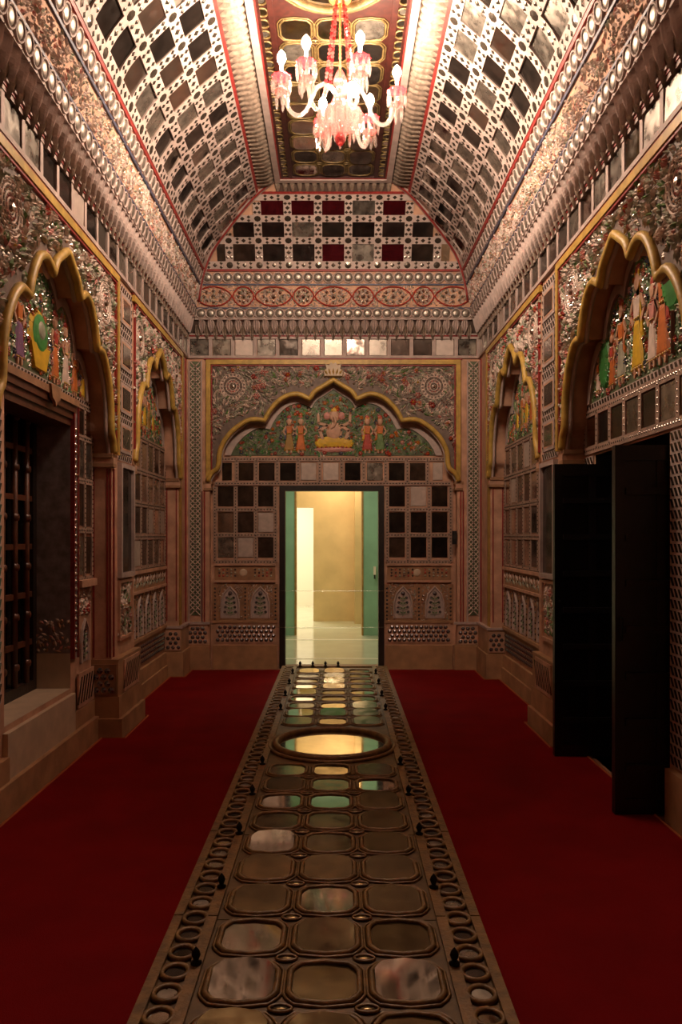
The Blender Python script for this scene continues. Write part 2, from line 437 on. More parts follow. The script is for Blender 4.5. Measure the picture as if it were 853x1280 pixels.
def flower_niche(fr, u, v, w, wd, ht, parent):
    b = MB(fr)
    ol = [(u - wd / 2, v), (u - wd * .5, v + ht * .5), (u - wd * .36, v + ht * .78), (u - wd * .16, v + ht * .9), (u, v + ht), (u + wd * .16, v + ht * .9), (u + wd * .36, v + ht * .78), (u + wd * .5, v + ht * .5), (u + wd / 2, v)]
    b.prism(ol, w, w + .004, 'plaster_cream')
    b.tube([(p[0], p[1], w + .008) for p in ol], .012, 'plaster_cream', 5)
    b.tube([(u, v + .02, w + .008), (u, v + ht * .75, w + .008)], .006, 'leaf_sage', 4)
    b.dome(u, v + ht * .78, w + .004, wd * .13, .02, 'silver_dark', 8, 2)
    for k in range(4):
        for sg in (-1, 1):
            vv = v + ht * (.16 + .15 * k); uu = u + sg * wd * (.30 - .035 * k)
            b.tube([(u, vv - ht * .05, w + .008), (uu, vv, w + .008)], .005, 'leaf_sage', 4)
            b.dome(uu, vv + .012, w + .004, wd * .085, .016, 'silver_dark', 7, 1)
            b.leaf(u, vv - ht * .02, w + .006, PI / 2 - sg * .9, wd * .22, wd * .09, .01, 'leaf_green')
    b.build('flower_niche', parent)

def dot_panel(fr, u0, u1, v0, v1, w, parent, step=.055, r=.0245, m='silver_dark', base='plaster_pink', name='stud_panel'):
    b = MB(fr)
    b.box(u0, u1, v0, v1, w - .01, w + .006, base)
    j = 0; v = v0 + step * .55
    while v < v1 - step * .3:
        u = u0 + step * (.55 + (.5 if j % 2 else 0))
        while u < u1 - step * .3:
            b.dome(u, v, w + .006, r, .012, m, 6, 1); u += step
        v += step * .87; j += 1
    b.build(name, parent, kind='stuff')

def slash_panel(fr, u0, u1, v0, v1, w, parent, nu, nv, m='chip_dark', base='plaster_cream', name='chip_panel', slant=.5, fill=.5):
    b = MB(fr)
    b.box(u0, u1, v0, v1, w - .008, w + .006, base)
    du = (u1 - u0) / nu; dv = (v1 - v0) / nv
    for i in range(nu):
        for j in range(nv):
            cu = u0 + (i + .5) * du; cv = v0 + (j + .5) * dv
            a, c = du * fill * .5, dv * .38; sl = slant * du * .6
            b.prism([(cu - a - sl, cv - c), (cu + a - sl, cv - c), (cu + a + sl, cv + c), (cu - a + sl, cv + c)], w + .004, w + .009, m)
    b.build(name, parent, kind='stuff')

def trellis(fr, u0, u1, v0, v1, w, parent):
    b = MB(fr)
    b.box(u0, u1, v0, v1, w - .006, w + .003, 'ground_green')
    d = (u1 - u0); n = int((v1 - v0) / d * 1.0)
    d2 = (v1 - v0) / n
    for k in range(n):
        for sg in (-1, 1):
            for off in (0, .5):
                a = v0 + k * d2 + off * d2
                if off and k == n - 1: continue
                x0, x1 = (u0, u1) if sg > 0 else (u1, u0)
                b.tube([(x0, a, w + .006), (x1, a + d2, w + .006)], .006, 'leaf_cream', 4)
    b.build('trellis_band', parent)
    c = MB(fr)
    for k in range(2 * n - 1):
        c.dome((u0 + u1) / 2, v0 + (k + 1) * d2 / 2 , w + .003, d * .16, .012, 'silver_dark', 6, 1)
    c.build('trellis_studs', parent, kind='stuff')

# ------------------------------------------------------------------ a wall with a multifoil niche
def niche(fr, wall, base, uc, hw, e, rec, u0, u1, frame_u0, frame_u1, opening=None, lun=2.41, seed=1, near=True):
    """front wall between u0 and u1 with a cusped niche; base = MB of the plaster shell"""
    A = arch_pts(uc, hw, e); a0, a1 = A[0], A[-1]
    top = 3.50
    for i in range(len(A) - 1):
        base.poly([(A[i][0], A[i][1], 0), (A[i + 1][0], A[i + 1][1], 0), (A[i + 1][0], top, 0), (A[i][0], top, 0)], 'ground_grey')
    ju0, ju1 = a0[0] + .02, a1[0] - .02
    base.poly([(u0, 0, 0), (ju0, 0, 0), (ju0, a0[1], 0), (a0[0], a0[1], 0), (a0[0], top, 0), (u0, top, 0)], 'plaster_pink')
    base.poly([(ju1, 0, 0), (u1, 0, 0), (u1, top, 0), (a1[0], top, 0), (a1[0], a1[1], 0), (ju1, a1[1], 0)], 'plaster_pink')
    base.ribbon([(u, v, -rec) for u, v in A], [(u, v, 0) for u, v in A], 'plaster_pink')
    for ju, sg in ((ju0, 1), (ju1, -1)):
        q = [(ju, 0, 0), (ju, 0, -rec), (ju, a0[1], -rec), (ju, a0[1], 0)]
        base.poly(q if sg > 0 else q[::-1], 'plaster_pink')
    # back of the niche
    bw = -rec
    if opening:
        o0, o1, p0, p1 = opening
        for r in ((ju0 - .05, o0, 0, 3.3), (o1, ju1 + .05, 0, 3.3), (o0, o1, p1, 3.3)) + (((o0, o1, 0, p0),) if p0 > 0 else ()):
            base.poly([(r[0], r[2], bw), (r[1], r[2], bw), (r[1], r[3], bw), (r[0], r[3], bw)], 'plaster_pink')
    else:
        base.poly([(ju0 - .05, 0, bw), (ju1 + .05, 0, bw), (ju1 + .05, 3.3, bw), (ju0 - .05, 3.3, bw)], 'plaster_pink')
    # mouldings on the arch
    m = MB(fr); m.tube([(u, v, .012) for u, v in A], .028, 'yellow', 7); m.build('arch_moulding', wall, smooth=True)
    m = MB(fr); m.tube([(uc + (u - uc) * .985, v - .018, -.02) for u, v in A], .016, 'plaster_cream', 5); m.build('arch_inner_bead', wall, smooth=True)
    # capitals at the feet of the arch
    for ju, sg in ((ju0, -1), (ju1, 1)):
        c = MB(fr)
        c.box(ju - sg * .03, ju + sg * .07, a0[1] - .03, a0[1], -rec, .012, 'plaster_brown')
        c.box(ju - sg * .02, ju + sg * .05, a0[1] - .075, a0[1] - .03, -rec, .02, 'plaster_pink')
        c.box(ju - sg * .028, ju + sg * .06, a0[1] - .10, a0[1] - .075, -rec, .02, 'plaster_brown')
        c.build('arch_capital', wall)
    # painted lunette and its pale rim
    B = [(uc + (u - uc) * .985, v - .015) for u, v in A]; C = [(uc + (u - uc) * .93, v - .085) for u, v in A]
    ri = [i for i in range(len(A)) if C[i][1] > lun]
    r = MB(fr)
    bo = [B[i] for i in ri]; co = [C[i] for i in ri]
    bo[0] = (bo[0][0], lun); bo[-1] = (bo[-1][0], lun); co[0] = (co[0][0], lun); co[-1] = (co[-1][0], lun)
    r.ribbon([(u, v, bw + .022) for u, v in co], [(u, v, bw + .022) for u, v in bo], 'plaster_cream')
    r.ribbon([(u, v, bw) for u, v in co], [(u, v, bw + .022) for u, v in co], 'plaster_cream')
    r.build('lunette_rim', wall)
    lp = MB(fr); lp.prism(co, bw, bw + .006, 'ground_green'); lp.build('painted_lunette', wall)
    LZ = [(u, v) for u, v in co]
    def inl(u, v): return v > lun + .015 and v < arch_z(LZ, u) - .02
    carve(fr, inl, co[0][0], co[-1][0], lun, 3.2, bw + .007, .024, PAL_LU, wall, ('lunette_foliage', 'lunette_flowers', 'lunette_beads'),
          L=.045, W=.018, h=.008, seed=seed, beads=.18, flowers=.08, fr_r=.026, fpal=('flower_red', 'paint_orange', 'flower_pink', 'blue_line'))
    # spandrel carving inside its painted frame
    fm = MB(fr)
    for (x0, x1, y0, y1) in ((frame_u0, frame_u1, 3.415, 3.465),) + (((frame_u0, frame_u0 + .05, a0[1], 3.415),) if near else ()) + ((frame_u1 - .05, frame_u1, a0[1], 3.415),):
        fm.box(x0, x1, y0, y1, -.005, .026, 'yellow')
    fm.build('spandrel_frame', wall)
    fl = MB(fr)
    for (x0, x1, y0, y1) in ((frame_u0 + .05, frame_u1 - .05, 3.397, 3.41), (frame_u0 + .055, frame_u0 + .068, a0[1] + .05, 3.40), (frame_u1 - .068, frame_u1 - .055, a0[1] + .05, 3.40), (frame_u0 - .02, frame_u1 + .02, 3.468, 3.482)):
        fl.box(x0, x1, y0, y1, -.005, .018, 'red_line')
    fl.build('spandrel_red_line', wall)
    ros = [(uc - hw * .80, 3.17, .16), (uc + hw * .80, 3.17, .16)]
    def ins(u, v):
        if not (frame_u0 + .07 < u < frame_u1 - .07 and v < 3.385): return False
        for ru, rv, rr in ros:
            if (u - ru) ** 2 + (v - rv) ** 2 < (rr * 1.08) ** 2: return False
        z = arch_z([(uc + (p[0] - uc) * 1.05, p[1] + .05) for p in A], u)
        return v > max(z + .035, a0[1] + .06)
    carve(fr, ins, frame_u0, frame_u1, a0[1], 3.39, .002, .0235, PAL_SP, wall, ('spandrel_foliage', 'spandrel_flowers', 'spandrel_beads'),
          L=.062, W=.026, h=.018, seed=seed + 10, beads=.26, flowers=.022, fr_r=.038, fpal=('flower_pink', 'flower_pink', 'flower_red', 'leaf_cream'))
    for q in ros: rosette(fr, q[0], q[1], .002, q[2], wall)
    return A, ju0, ju1, lun

def mirror_grid(fr, wall, cols, rows, pw, ph, w, skip=None, bars=True, mix=MIX, force=None, name='mirror_pane'):
    """framed mirror panes at the crossing of cols and rows"""
    for i, u in enumerate(cols):
        for j, v in enumerate(rows):
            if skip and skip(u, v): continue
            m = force.get((i, j)) if force and (i, j) in force else pick(mix)
            pane(name, wall, fr, u, v, w, pw, ph, m, .015)

def grid_bars(fr, wall, us, vs, bw_, w, u0, u1, v0, v1, skip=None, deco=True, name='glazing_lattice', m='lattice_grey'):
    b = MB(fr)
    for u in us: b.box(u - bw_ / 2, u + bw_ / 2, v0, v1, w - .002, w + .016, m)
    for v in vs: b.box(u0, u1, v - bw_ / 2, v + bw_ / 2, w - .002, w + .0155, m)
    o = b.build(name, wall)
    if deco:
        c = MB(fr)
        for v in vs:
            k = int((u1 - u0) / .035)
            for i in range(k):
                c.dome(u0 + (i + .5) * (u1 - u0) / k, v, w + .0155, .0095, .006, 'chip_dark', 4, 1)
        for u in us:
            k = int((v1 - v0) / .035)
            for i in range(k):
                c.dome(u, v0 + (i + .5) * (v1 - v0) / k, w + .016, .0085, .006, 'chip_dark', 4, 1)
        c.build('lattice_chips', wall, kind='stuff')
    return o

# ================================================================== FLOOR
b = MB(); b.box(-2.6, 2.6, YB, YF + .4, -.2, 0, 'plaster_brown')
floor = struct(b.build('floor'), 'plain stone floor of the hall under the red carpet', 'floor')
rc = MB()
pts = []
rnd = random.Random(3)
EDGE_L = [(YB + .1, 1.62), (3.80, 1.62), (3.80, 1.715), (5.86, 1.715), (5.86, 1.545), (6.60, 1.545), (6.60, 1.735), (8.40, 1.735), (8.40, 1.58), (YF - .06, 1.58)]
EDGE_R = [(YB + .1, 1.62), (3.50, 1.62), (3.50, 1.735), (5.60, 1.735), (5.60, 1.545), (6.36, 1.545), (6.36, 1.735), (8.25, 1.735), (8.25, 1.58), (YF - .06, 1.58)]
pts = [(-x, y) for y, x in EDGE_L]
for i in range(1, 40): pts.append((-1.58 + i * 3.16 / 40, YF - .035 + rnd.uniform(-.018, .01)))
nl = len(EDGE_L); pts += [(x, y) for y, x in EDGE_R[::-1]]
rc.prism(pts, .001, .012, 'carpet')
carpet = rc.build('red_carpet'); carpet['label'] = 'deep red wall-to-wall carpet under the mirrored wooden runner'; carpet['category'] = 'carpet'
bd = MB()
bd.tube([(p[0] + .012, p[1], .012) for p in pts[:nl]], .007, 'binding', 5); bd.tube([(p[0] - .012, p[1], .012) for p in pts[-len(EDGE_R):]], .007, 'binding', 5)
bd.build('edge_binding', carpet, label='orange bound edge')

# ================================================================== FAR WALL
wf = MB(FAR)
D0, D1, DT = fpx(350, 0)[0], fpx(480, 0)[0], fpx(0, 606)[1]
REC_F = .12
uc = 0.0
fwall = MB(FAR)
holder = MB(FAR)
wall_far = link('wall_far', bpy.data.meshes.new('wall_far'))
A, j0, j1, lun = niche(FAR, wall_far, fwall, 0.0, 1.405, 1.0, REC_F, -HX - .3, HX + .3, -1.42, 1.42, opening=(D0, D1, 0, DT), lun=2.41, seed=5)
fwall.box(-2.0, 2.0, 3.50, 3.95, -.25, 0.0, 'plaster_pink')
for sg in (-1, 1):   # reveal of the doorway
    x = D0 if sg < 0 else D1
    fwall.poly([(x, 0, -REC_F), (x, 0, -.42), (x, DT, -.42), (x, DT, -REC_F)][::sg], 'wood_dark')
fwall.poly([(D0, DT, -REC_F), (D1, DT, -REC_F), (D1, DT, -.42), (D0, DT, -.42)][::-1], 'wood_dark')
def fill(o, mb):
    me = o.data; me.from_pydata(mb.v, [], mb.f)
    for m in mb.mats: me.materials.append(MATS[m])
    me.polygons.foreach_set('material_index', mb.m); me.update()
fill(wall_far, fwall)
struct(wall_far, 'ornate far wall with cusped arch, mirror panes and doorway', 'wall')
WB = -REC_F
# mirror panes of the far wall, light and dark reflections set by pane material
us = [fpx(x, 0)[0] for x in (280.5, 305.8, 331.6)]; us2 = [fpx(x, 0)[0] for x in (497.6, 524.8, 551.5)]
vr = [fpx(0, y)[1] for y in (620, 653, 684.6)]; vtop = fpx(0, 588.5)[1]
fL = {(0, 0): 'mirror_dark', (1, 0): 'mirror_dark', (2, 0): 'mirror_dark', (0, 1): 'mirror', (1, 1): 'mirror_dark', (2, 1): 'mirror_lit', (0, 2): 'mirror_aged', (1, 2): 'mirror_lit', (2, 2): 'mirror_dark'}
fR = {(0, 0): 'mirror_dark', (1, 0): 'mirror_lit', (2, 0): 'mirror_dark', (0, 1): 'mirror_dark', (1, 1): 'mirror_dark', (2, 1): 'mirror_dark', (0, 2): 'mirror', (1, 2): 'mirror_dark', (2, 2): 'mirror_dark'}
mirror_grid(FAR, wall_far, us, vr, .178, .225, WB + .004, force=fL)
mirror_grid(FAR, wall_far, us2, vr, .178, .225, WB + .004, force=fR)
tops = [fpx(x, 0)[0] for x in (283.3, 305.8, 332.5, 359.3, 385.5, 413.7, 441.3, 469.5, 497.1, 523.9, 548)]
ft = {(k, 0): m for k, m in enumerate(('mirror_dark', 'mirror_dark', 'mirror_dark', 'mirror_dark', 'mirror_lit', 'mirror_lit', 'mirror_dark', 'mirror_aged', 'mirror_dark', 'mirror_dark', 'mirror_lit'))}
mirror_grid(FAR, wall_far, tops[1:-1], [vtop], .178, .20, WB + .004, force={(k - 1, 0): v for (k, _), v in ft.items()})
mirror_grid(FAR, wall_far, [tops[0] - .01, tops[-1] + .01], [vtop], .11, .20, WB + .004, force={(0, 0): 'mirror_dark', (1, 0): 'mirror_lit'})
mids = lambda L: [(L[i] + L[i + 1]) / 2 for i in range(len(L) - 1)]
gl, gr = fpx(267, 0)[0], fpx(343.5, 0)[0]; hl, hr = fpx(485, 0)[0], fpx(565.5, 0)[0]
vb = [fpx(0, 703)[1]] + [(vr[i] + vr[i + 1]) / 2 for i in range(2)][::-1] + [fpx(0, 604.5)[1]]
grid_bars(FAR, wall_far, [gl] + mids(us) + [gr], vb[:-1], .045, WB, gl, gr, vb[0], vb[-1] - .03)
grid_bars(FAR, wall_far, [hl] + mids(us2) + [hr], vb[:-1], .045, WB, hl, hr, vb[0], vb[-1] - .03)
grid_bars(FAR, wall_far, mids(tops), [vtop + .14, vtop - .135], .045, WB, gl, hr, vtop - .13, vtop + .14)
# lower panels
for (a, c) in ((gl, gr), (hl, hr)):
    z = lambda y: fpx(0, y)[1]
    b = MB(FAR); b.box(a, c, z(726), z(708), WB, WB + .012, 'plaster_brown')
    b.box(a, c, z(707.5), z(705), WB, WB + .03, 'plaster_pink'); b.box(a, c, z(728.5), z(726), WB, WB + .025, 'plaster_pink')
    b.dome((a + c) / 2 - .02, z(716.5), WB + .012, .045, .012, 'cream', 12, 2)
    for k in range(14):
        for q in (-1, 0, 1):
            u = a + .05 + k * (c - a - .1) / 13
            if abs(u - (a + c) / 2) > .07: b.dome(u, z(716.5) + q * .035, WB + .012, .013, .01, random.choice(('silver_dark', 'leaf_sage', 'silver_dark', 'flower_red')), 6, 1)
    b.build('bead_band', wall_far)
    n2 = 2
    b = MB(FAR); b.box(a, c, z(777), z(730), WB, WB + .0015, 'plaster_brown'); b.build('niche_backing', wall_far)
    def around(u, v, a=a, c=c, z0=z(774), h0=z(734) - z(774)):
        for k in range(2):
            q = a + (c - a) * (k + .5) / 2
            if abs(u - q) < .125 - max(0, (v - z0) / h0 - .5) * .16: return False
        return True
    carve(FAR, around, a + .03, c - .03, z(776), z(731), WB + .002, .024, {'leaf_cream': 1, 'lattice_grey': 3, 'leaf_sage': 1}, wall_far, ('dado_foliage', 'dado_flowers', 'dado_beads'), L=.04, W=.016, h=.008, seed=140 + int(a * 10), beads=.2, flowers=0)
    for k in range(n2):
        u = a + (c - a) * (k + .5) / n2
        flower_niche(FAR, u, z(774), WB + .002, .20, z(734) - z(774), wall_far)
    b = MB(FAR)
    for u in (a, (a + c) / 2, c): b.box(u - .03, u + .03, z(777), z(731), WB, WB + .012, 'plaster_brown')
    for u in (a, (a + c) / 2, c):
        for k in range(9): b.dome(u, z(775) + k * .043, WB + .012, .013, .01, 'silver_dark', 6, 1)
    b.build('bead_strip', wall_far)
    dot_panel(FAR, a, c, z(805), z(780), WB + .004, wall_far)
    b = MB(FAR); b.box(a - .02, c + .02, z(780), z(777), WB, WB + .02, 'plinth_tan'); b.box(a - .02, c + .02, 0, z(808), WB, WB + .03, 'plinth_tan')
    b.build('plinth', wall_far)
for sg in (-1, 1):
    x0, x1 = (fpx(238, 0)[0], fpx(250.5, 0)[0]) if sg < 0 else (fpx(586, 0)[0], fpx(598, 0)[0])
    trellis(FAR, x0, x1, fpx(0, 769)[1], fpx(0, 452)[1], .004, wall_far)
    b = MB(FAR)
    for q in (x0 - .02, x1 + .008): b.box(q, q + .014, .52, 3.46, 0, .012, 'plaster_cream')
    b.build('trellis_border', wall_far)
    b = MB(FAR)
    j = j0 if sg < 0 else j1
    for q in (-.028, .0): b.box(j + sg * .06 + q, j + sg * .06 + q + .012, .30, 2.0, 0, .012, 'red_line')
    b.build('jamb_red_line', wall_far)
    xa, xb = (fpx(234, 0)[0], fpx(263, 0)[0]) if sg < 0 else (fpx(571, 0)[0], fpx(601, 0)[0])
    dot_panel(FAR, xa + .01, xb - .02, fpx(0, 805)[1], fpx(0, 780)[1], .022, wall_far)
    b = MB(FAR); b.box(xa - .03, xb, 0, .27, 0, .055, 'plinth_tan'); b.box(xa - .03, xb, .27, .29, 0, .04, 'plinth_tan'); b.box(xa - .03, xb, .515, .54, 0, .04, 'plaster_cream')
    b.build('plinth', wall_far)
b = MB(FAR)   # crest over the arch
ol = [(-.11, 3.27), (.11, 3.27), (.12, 3.33), (.085, 3.36), (.10, 3.42), (.055, 3.40), (.03, 3.44), (0, 3.42), (-.03, 3.44), (-.055, 3.40), (-.10, 3.42), (-.085, 3.36), (-.12, 3.33)]
b.prism(ol, 0, .045, 'cream', inset=.12)
for k in range(-2, 3): b.leaf(k * .03, 3.29, .045, PI / 2 - k * .3, .08, .025, .012, 'gold')
b.build('arch_crest', wall_far)
# seated figure and attendants of the far lunette
w_ = WB + .008
figure(FAR, 0.01, 2.45, w_, .55, wall_far, seated=True, top='skin_paint', face='skin_paint', name='painted_seated_figure')
for x, sk, vl in ((-.50, 'ochre', 'blue_line'), (-.37, 'paint_orange', 'leaf_bright'), (.385, 'flower_red', 'paint_yellow'), (.53, 'leaf_green', 'paint_orange')):
    figure(FAR, x, 2.46, w_, .40, wall_far, skirt=sk, top='paint_orange', veil=vl)
# mirror frieze of the far wall
def frieze(fr, wall, u0, u1, n, force=None):
    du = (u1 - u0) / n
    for k in range(n):
        m = force.get(k) if force and k in force else pick({'mirror': 2, 'mirror_grey': 4, 'mirror_aged': 1.5, 'mirror_dark': 2, 'mirror_lit': .4})
        pane('frieze_mirror', wall, fr, u0 + (k + .5) * du, 3.605, .004, du * .82, .185, m, .04)
    b = MB(fr)
    for k in range(n + 1): b.box(u0 + k * du - du * .08, u0 + k * du + du * .08, 3.50, 3.71, 0, .018, 'plaster_cream')
    b.box(u0, u1, 3.483, 3.512, 0, .024, 'plaster_cream'); b.box(u0, u1, 3.697, 3.722, 0, .024, 'plaster_cream')
    b.build('frieze_bars', wall)
    b = MB(fr); b.box(u0, u1, 3.722, 3.738, 0, .03, 'red_line'); b.box(u0, u1, 3.738, 3.752, 0, .04, 'plaster_cream'); b.build('frieze_line', wall)
frieze(FAR, wall_far, -1.62, 1.62, 13, {0: 'mirror_grey', 1: 'mirror_aged', 2: 'mirror_lit', 3: 'mirror_grey', 4: 'mirror_dark', 5: 'mirror_grey', 6: 'mirror_grey', 7: 'mirror', 8: 'mirror_grey', 9: 'mirror_dark', 10: 'mirror_dark', 11: 'mirror_lit', 12: 'mirror_grey'})  # pane tones stand in for what each frieze mirror reflects

# door frame of the far doorway
dfm = MB(FAR)
cl, cr, ct = fpx(356, 0)[0], fpx(474, 0)[0], fpx(0, 613)[1]
dfm.box(D0 - .01, cl, 0, ct + .06, WB - .1, WB + .03, 'wood_dark'); dfm.box(cr, D1 + .01, 0, ct + .06, WB - .1, WB + .03, 'wood_dark')
dfm.box(cl, cr, ct, ct + .06, WB - .1, WB + .03, 'wood_dark')
trim = struct(dfm.build('trim_1'), 'dark brown wooden frame of the doorway in the far wall', 'door frame')
for z, nm in ((.88, 'waist'), (.47, 'knee')):
    b = MB(); b.tube([(D0 - .05 + k * .11 * (D1 - D0 + .1) / 1.1, YF - WB - .245 if False else YF + .075, z) for k in range(11)], .0028, 'cord_clear', 5)
    o = b.build('barrier_cord', smooth=True); o['label'] = f'thin clear cord stretched across the doorway at {nm} height'; o['category'] = 'cord'

sw = MB(FAR); x, z = fpx(568, 672); sw.box(x - .025, x + .025, z - .075, z + .075, 0.012 - .012, .04, 'plastic_black'); sw.box(x - .015, x + .015, z - .02, z + .03, .04, .048, 'dark')
o = sw.build('switch_box'); o['label'] = 'small black switch box fixed beside the mirror panes of far wall'; o['category'] = 'switch'

# ================================================================== SIDE WALLS
REC = .15
def side_wall(fr, name, label, n1, n2, strip, opening, s):
    wall = link(name, bpy.data.meshes.new(name)); struct(wall, label, 'wall')
    sh = MB(fr)
    (c1, h1), (c2, h2) = n1, n2
    m0 = c1 - h1 - .45
    pil = (c1 + h1 + c2 - h2) / 2
    sh.poly([(YB, 0, 0), (m0, 0, 0), (m0, 3.5, 0), (YB, 3.5, 0)], 'plaster_pink')
    A1, a0, a1, l1 = niche(fr, wall, sh, c1, h1, .87, REC, m0, pil, c1 - h1 - .14, strip[0] - .02, opening=opening, lun=2.47 if s < 0 else 2.41, seed=20 + s)
    A2, b0, b1, l2 = niche(fr, wall, sh, c2, h2, .87, REC, pil, YF, strip[1] + .03, c2 + h2 + .12, lun=2.43, seed=30 + s, near=False)
    sh.box(YB, YF, 3.50, 3.95, -.25, 0, 'plaster_pink')
    o0, o1, p0, p1 = opening
    dp = .43
    # reveal of the opening
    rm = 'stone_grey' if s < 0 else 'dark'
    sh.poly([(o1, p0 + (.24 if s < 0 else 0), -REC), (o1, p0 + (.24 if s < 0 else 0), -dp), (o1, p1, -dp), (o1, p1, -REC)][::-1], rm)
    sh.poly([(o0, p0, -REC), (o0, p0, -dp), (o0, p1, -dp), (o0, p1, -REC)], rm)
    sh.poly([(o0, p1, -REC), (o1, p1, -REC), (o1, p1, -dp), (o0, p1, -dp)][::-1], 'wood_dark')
    if s < 0:
        sh.poly([(o1, p0, -REC), (o1, p0, -dp), (o1, p0 + .24, -dp), (o1, p0 + .24, -REC)][::-1], 'cream')
        sh.poly([(o0, p0, -REC), (o1, p0, -REC), (o1, p0, -dp), (o0, p0, -dp)], 'cream')
    fill(wall, sh)
    bw = -REC
    # ---- niche 2: mirror rows
    n = 7; L0, L1 = b0 + .03, b1 - .03; du = (L1 - L0) / n
    cols = [L0 + (k + .5) * du for k in range(n)]
    lo = 1.19; nr = 4; dv = (l2 - .03 - lo) / nr
    rows = [lo + (k + .5) * dv for k in range(nr)]
    mirror_grid(fr, wall, cols, rows, du * .74, dv * .78, bw + .004, mix={'mirror': 3, 'mirror_dark': 4, 'mirror_aged': 3, 'mirror_lit': 1.5})
    grid_bars(fr, wall, [L0 + k * du for k in range(n + 1)], [lo + k * dv for k in range(nr + 1)], .05, bw, L0, L1, lo, lo + nr * dv, m='lattice_grey')
    b = MB(fr); b.box(L0, L1, 1.0, 1.16, bw, bw + .012, 'plaster_brown'); b.box(L0, L1, 1.155, 1.185, bw, bw + .035, 'plaster_pink'); b.box(L0, L1, .975, 1.0, bw, bw + .03, 'plaster_pink')
    for k in range(40):
        u = L0 + .03 + (k + .5) * (L1 - L0 - .06) / 40
        b.leaf(u, 1.02 + .05 * (k % 2), bw + .012, .8 + (k % 3) * .5, .07, .03, .012, 'leaf_cream' if k % 2 else 'leaf_sage')
        b.dome(u, 1.12 - .06 * (k % 2), bw + .012, .012, .01, 'silver_dark', 6, 1)
    b.build('bead_band', wall)
    b = MB(fr); b.box(L0, L1, .565, .975, bw, bw + .0015, 'plaster_brown'); b.build('niche_backing', wall)
    carve(fr, lambda u, v: abs(((u - L0) / ((L1 - L0) / 6)) % 1 - .5) > .38 or v > .92, L0, L1, .57, .97, bw + .002, .026, {'leaf_cream': 1, 'lattice_grey': 3, 'leaf_sage': 1}, wall, ('dado_foliage', 'dado_flowers', 'dado_beads'), L=.04, W=.016, h=.008, seed=150 + s, beads=.15, flowers=0)
    for k in range(6):
        u = L0 + (k + .5) * (L1 - L0) / 6
        flower_niche(fr, u, .575, bw + .002, .19, .36, wall)
    b = MB(fr)
    for k in range(7):
        u = L0 + k * (L1 - L0) / 6
        b.box(u - .03, u + .03, .565, .97, bw, bw + .012, 'plaster_brown')
        for q in range(8): b.dome(u, .59 + q * .048, bw + .012, .013, .01, 'silver_dark', 6, 1)
    b.build('bead_strip', wall)
    dot_panel(fr, L0, L1, .30, .53, bw + .004, wall, base='plaster_brown')
    b = MB(fr); b.box(L0 - .03, L1 + .03, 0, .14, bw, bw + .045, 'plinth_tan'); b.box(L0 - .03, L1 + .03, .14, .27, bw, bw + .028, 'plinth_tan'); b.box(L0 - .03, L1 + .03, .535, .565, bw, bw + .03, 'plinth_tan')
    b.build('plinth', wall)
    # ---- pilaster strip between the niches
    S0, S1 = strip; sm = (S0 + S1) / 2
    zs = (3.26, 2.91, 2.57, 2.26)
    slash_panel(fr, S0, S1, 2.08, 3.44, .002, wall, 7, 24)
    for z in zs:
        b = MB(fr); b.box(sm - .15, sm + .15, z - .115, z + .115, 0, .016, 'plaster_cream'); b.box(sm - .128, sm + .128, z - .093, z + .093, .01, .0175, 'plaster_pink')
        b.build('pane_frame', wall)
        pane('pilaster_mirror', wall, fr, sm, z, .016, .225, .16, pick({'mirror': 2, 'mirror_dark': 3, 'mirror_aged': 1}))
    b = MB(fr)
    b.box(S0 - .005, S0 + .03, 1.18, 2.06, 0, .035, 'plaster_cream'); b.box(S1 - .03, S1 + .005, 1.18, 2.06, 0, .035, 'plaster_cream')
    b.box(S0 + .03, S1 - .03, 2.025, 2.06, 0, .035, 'plaster_cream'); b.box(S0 + .03, S1 - .03, 1.18, 1.215, 0, .035, 'plaster_cream')
    b.build('tall_mirror_frame', wall)
    pane('tall_mirror', wall, fr, sm, 1.62, .006, S1 - S0 - .06, .81, 'mirror_dark', .004)
    carve(fr, lambda u, v: True, S0 + .03, S1 - .06, .74, 1.13, .004, .03, {'leaf_cream': 3, 'leaf_sage': 2, 'leaf_green': 1}, wall, ('pilaster_foliage', 'pilaster_flowers', 'pilaster_beads'), L=.055, W=.024, h=.012, seed=50 + s, beads=.25, flowers=.03, fpal=('flower_pink', 'leaf_cream'))
    b = MB(fr)
    for (x0, x1, y0, y1) in ((S0, S1, 1.14, 1.165), (S0, S1, .70, .725), (S0, S0 + .022, .725, 1.14), (S1 - .022, S1, .725, 1.14)): b.box(x0, x1, y0, y1, 0, .02, 'plaster_pink')
    b.build('pilaster_panel_frame', wall)
    slash_panel(fr, S0 - .02, S1 + .02, .32, .56, .055, wall, 9, 1, slant=1.6, fill=.35, m='chip_dark', base='plaster_pink')
    b = MB(fr)
    b.box(a1 - .03, b0 + .03, 0, .15, -REC, .085, 'plinth_tan'); b.box(a1 - .015, b0 + .015, .15, .31, -REC, .06, 'plinth_tan'); b.box(a1 - .008, b0 + .008, .31, .57, -REC, .05, 'plinth_tan'); b.box(a1 - .008, b0 + .008, .57, .585, -REC, .054, 'plinth_tan')
    b.build('pilaster_base', wall)
    # near face of the base with its studs, faces the camera
    ff = Fr(fr.p(a1, 0, 0), fr.W, (0, 0, 1), -fr.U)
    dot_panel(ff, -REC + .01, .04, .33, .55, .012, wall, step=.055, r=.024, base='plaster_brown')
    b = MB(fr)
    for q in (-REC + .02, -.03, -.008): b.box(a1 - .004, a1 + .004, .6, 2.0, q - .008, q + .004, 'red_line')
    for q in (b1,): b.box(q - .004, q + .004, .6, 2.0, -REC + .02, -REC + .032, 'red_line'); b.box(q - .004, q + .004, .6, 2.0, -.03, -.018, 'red_line')
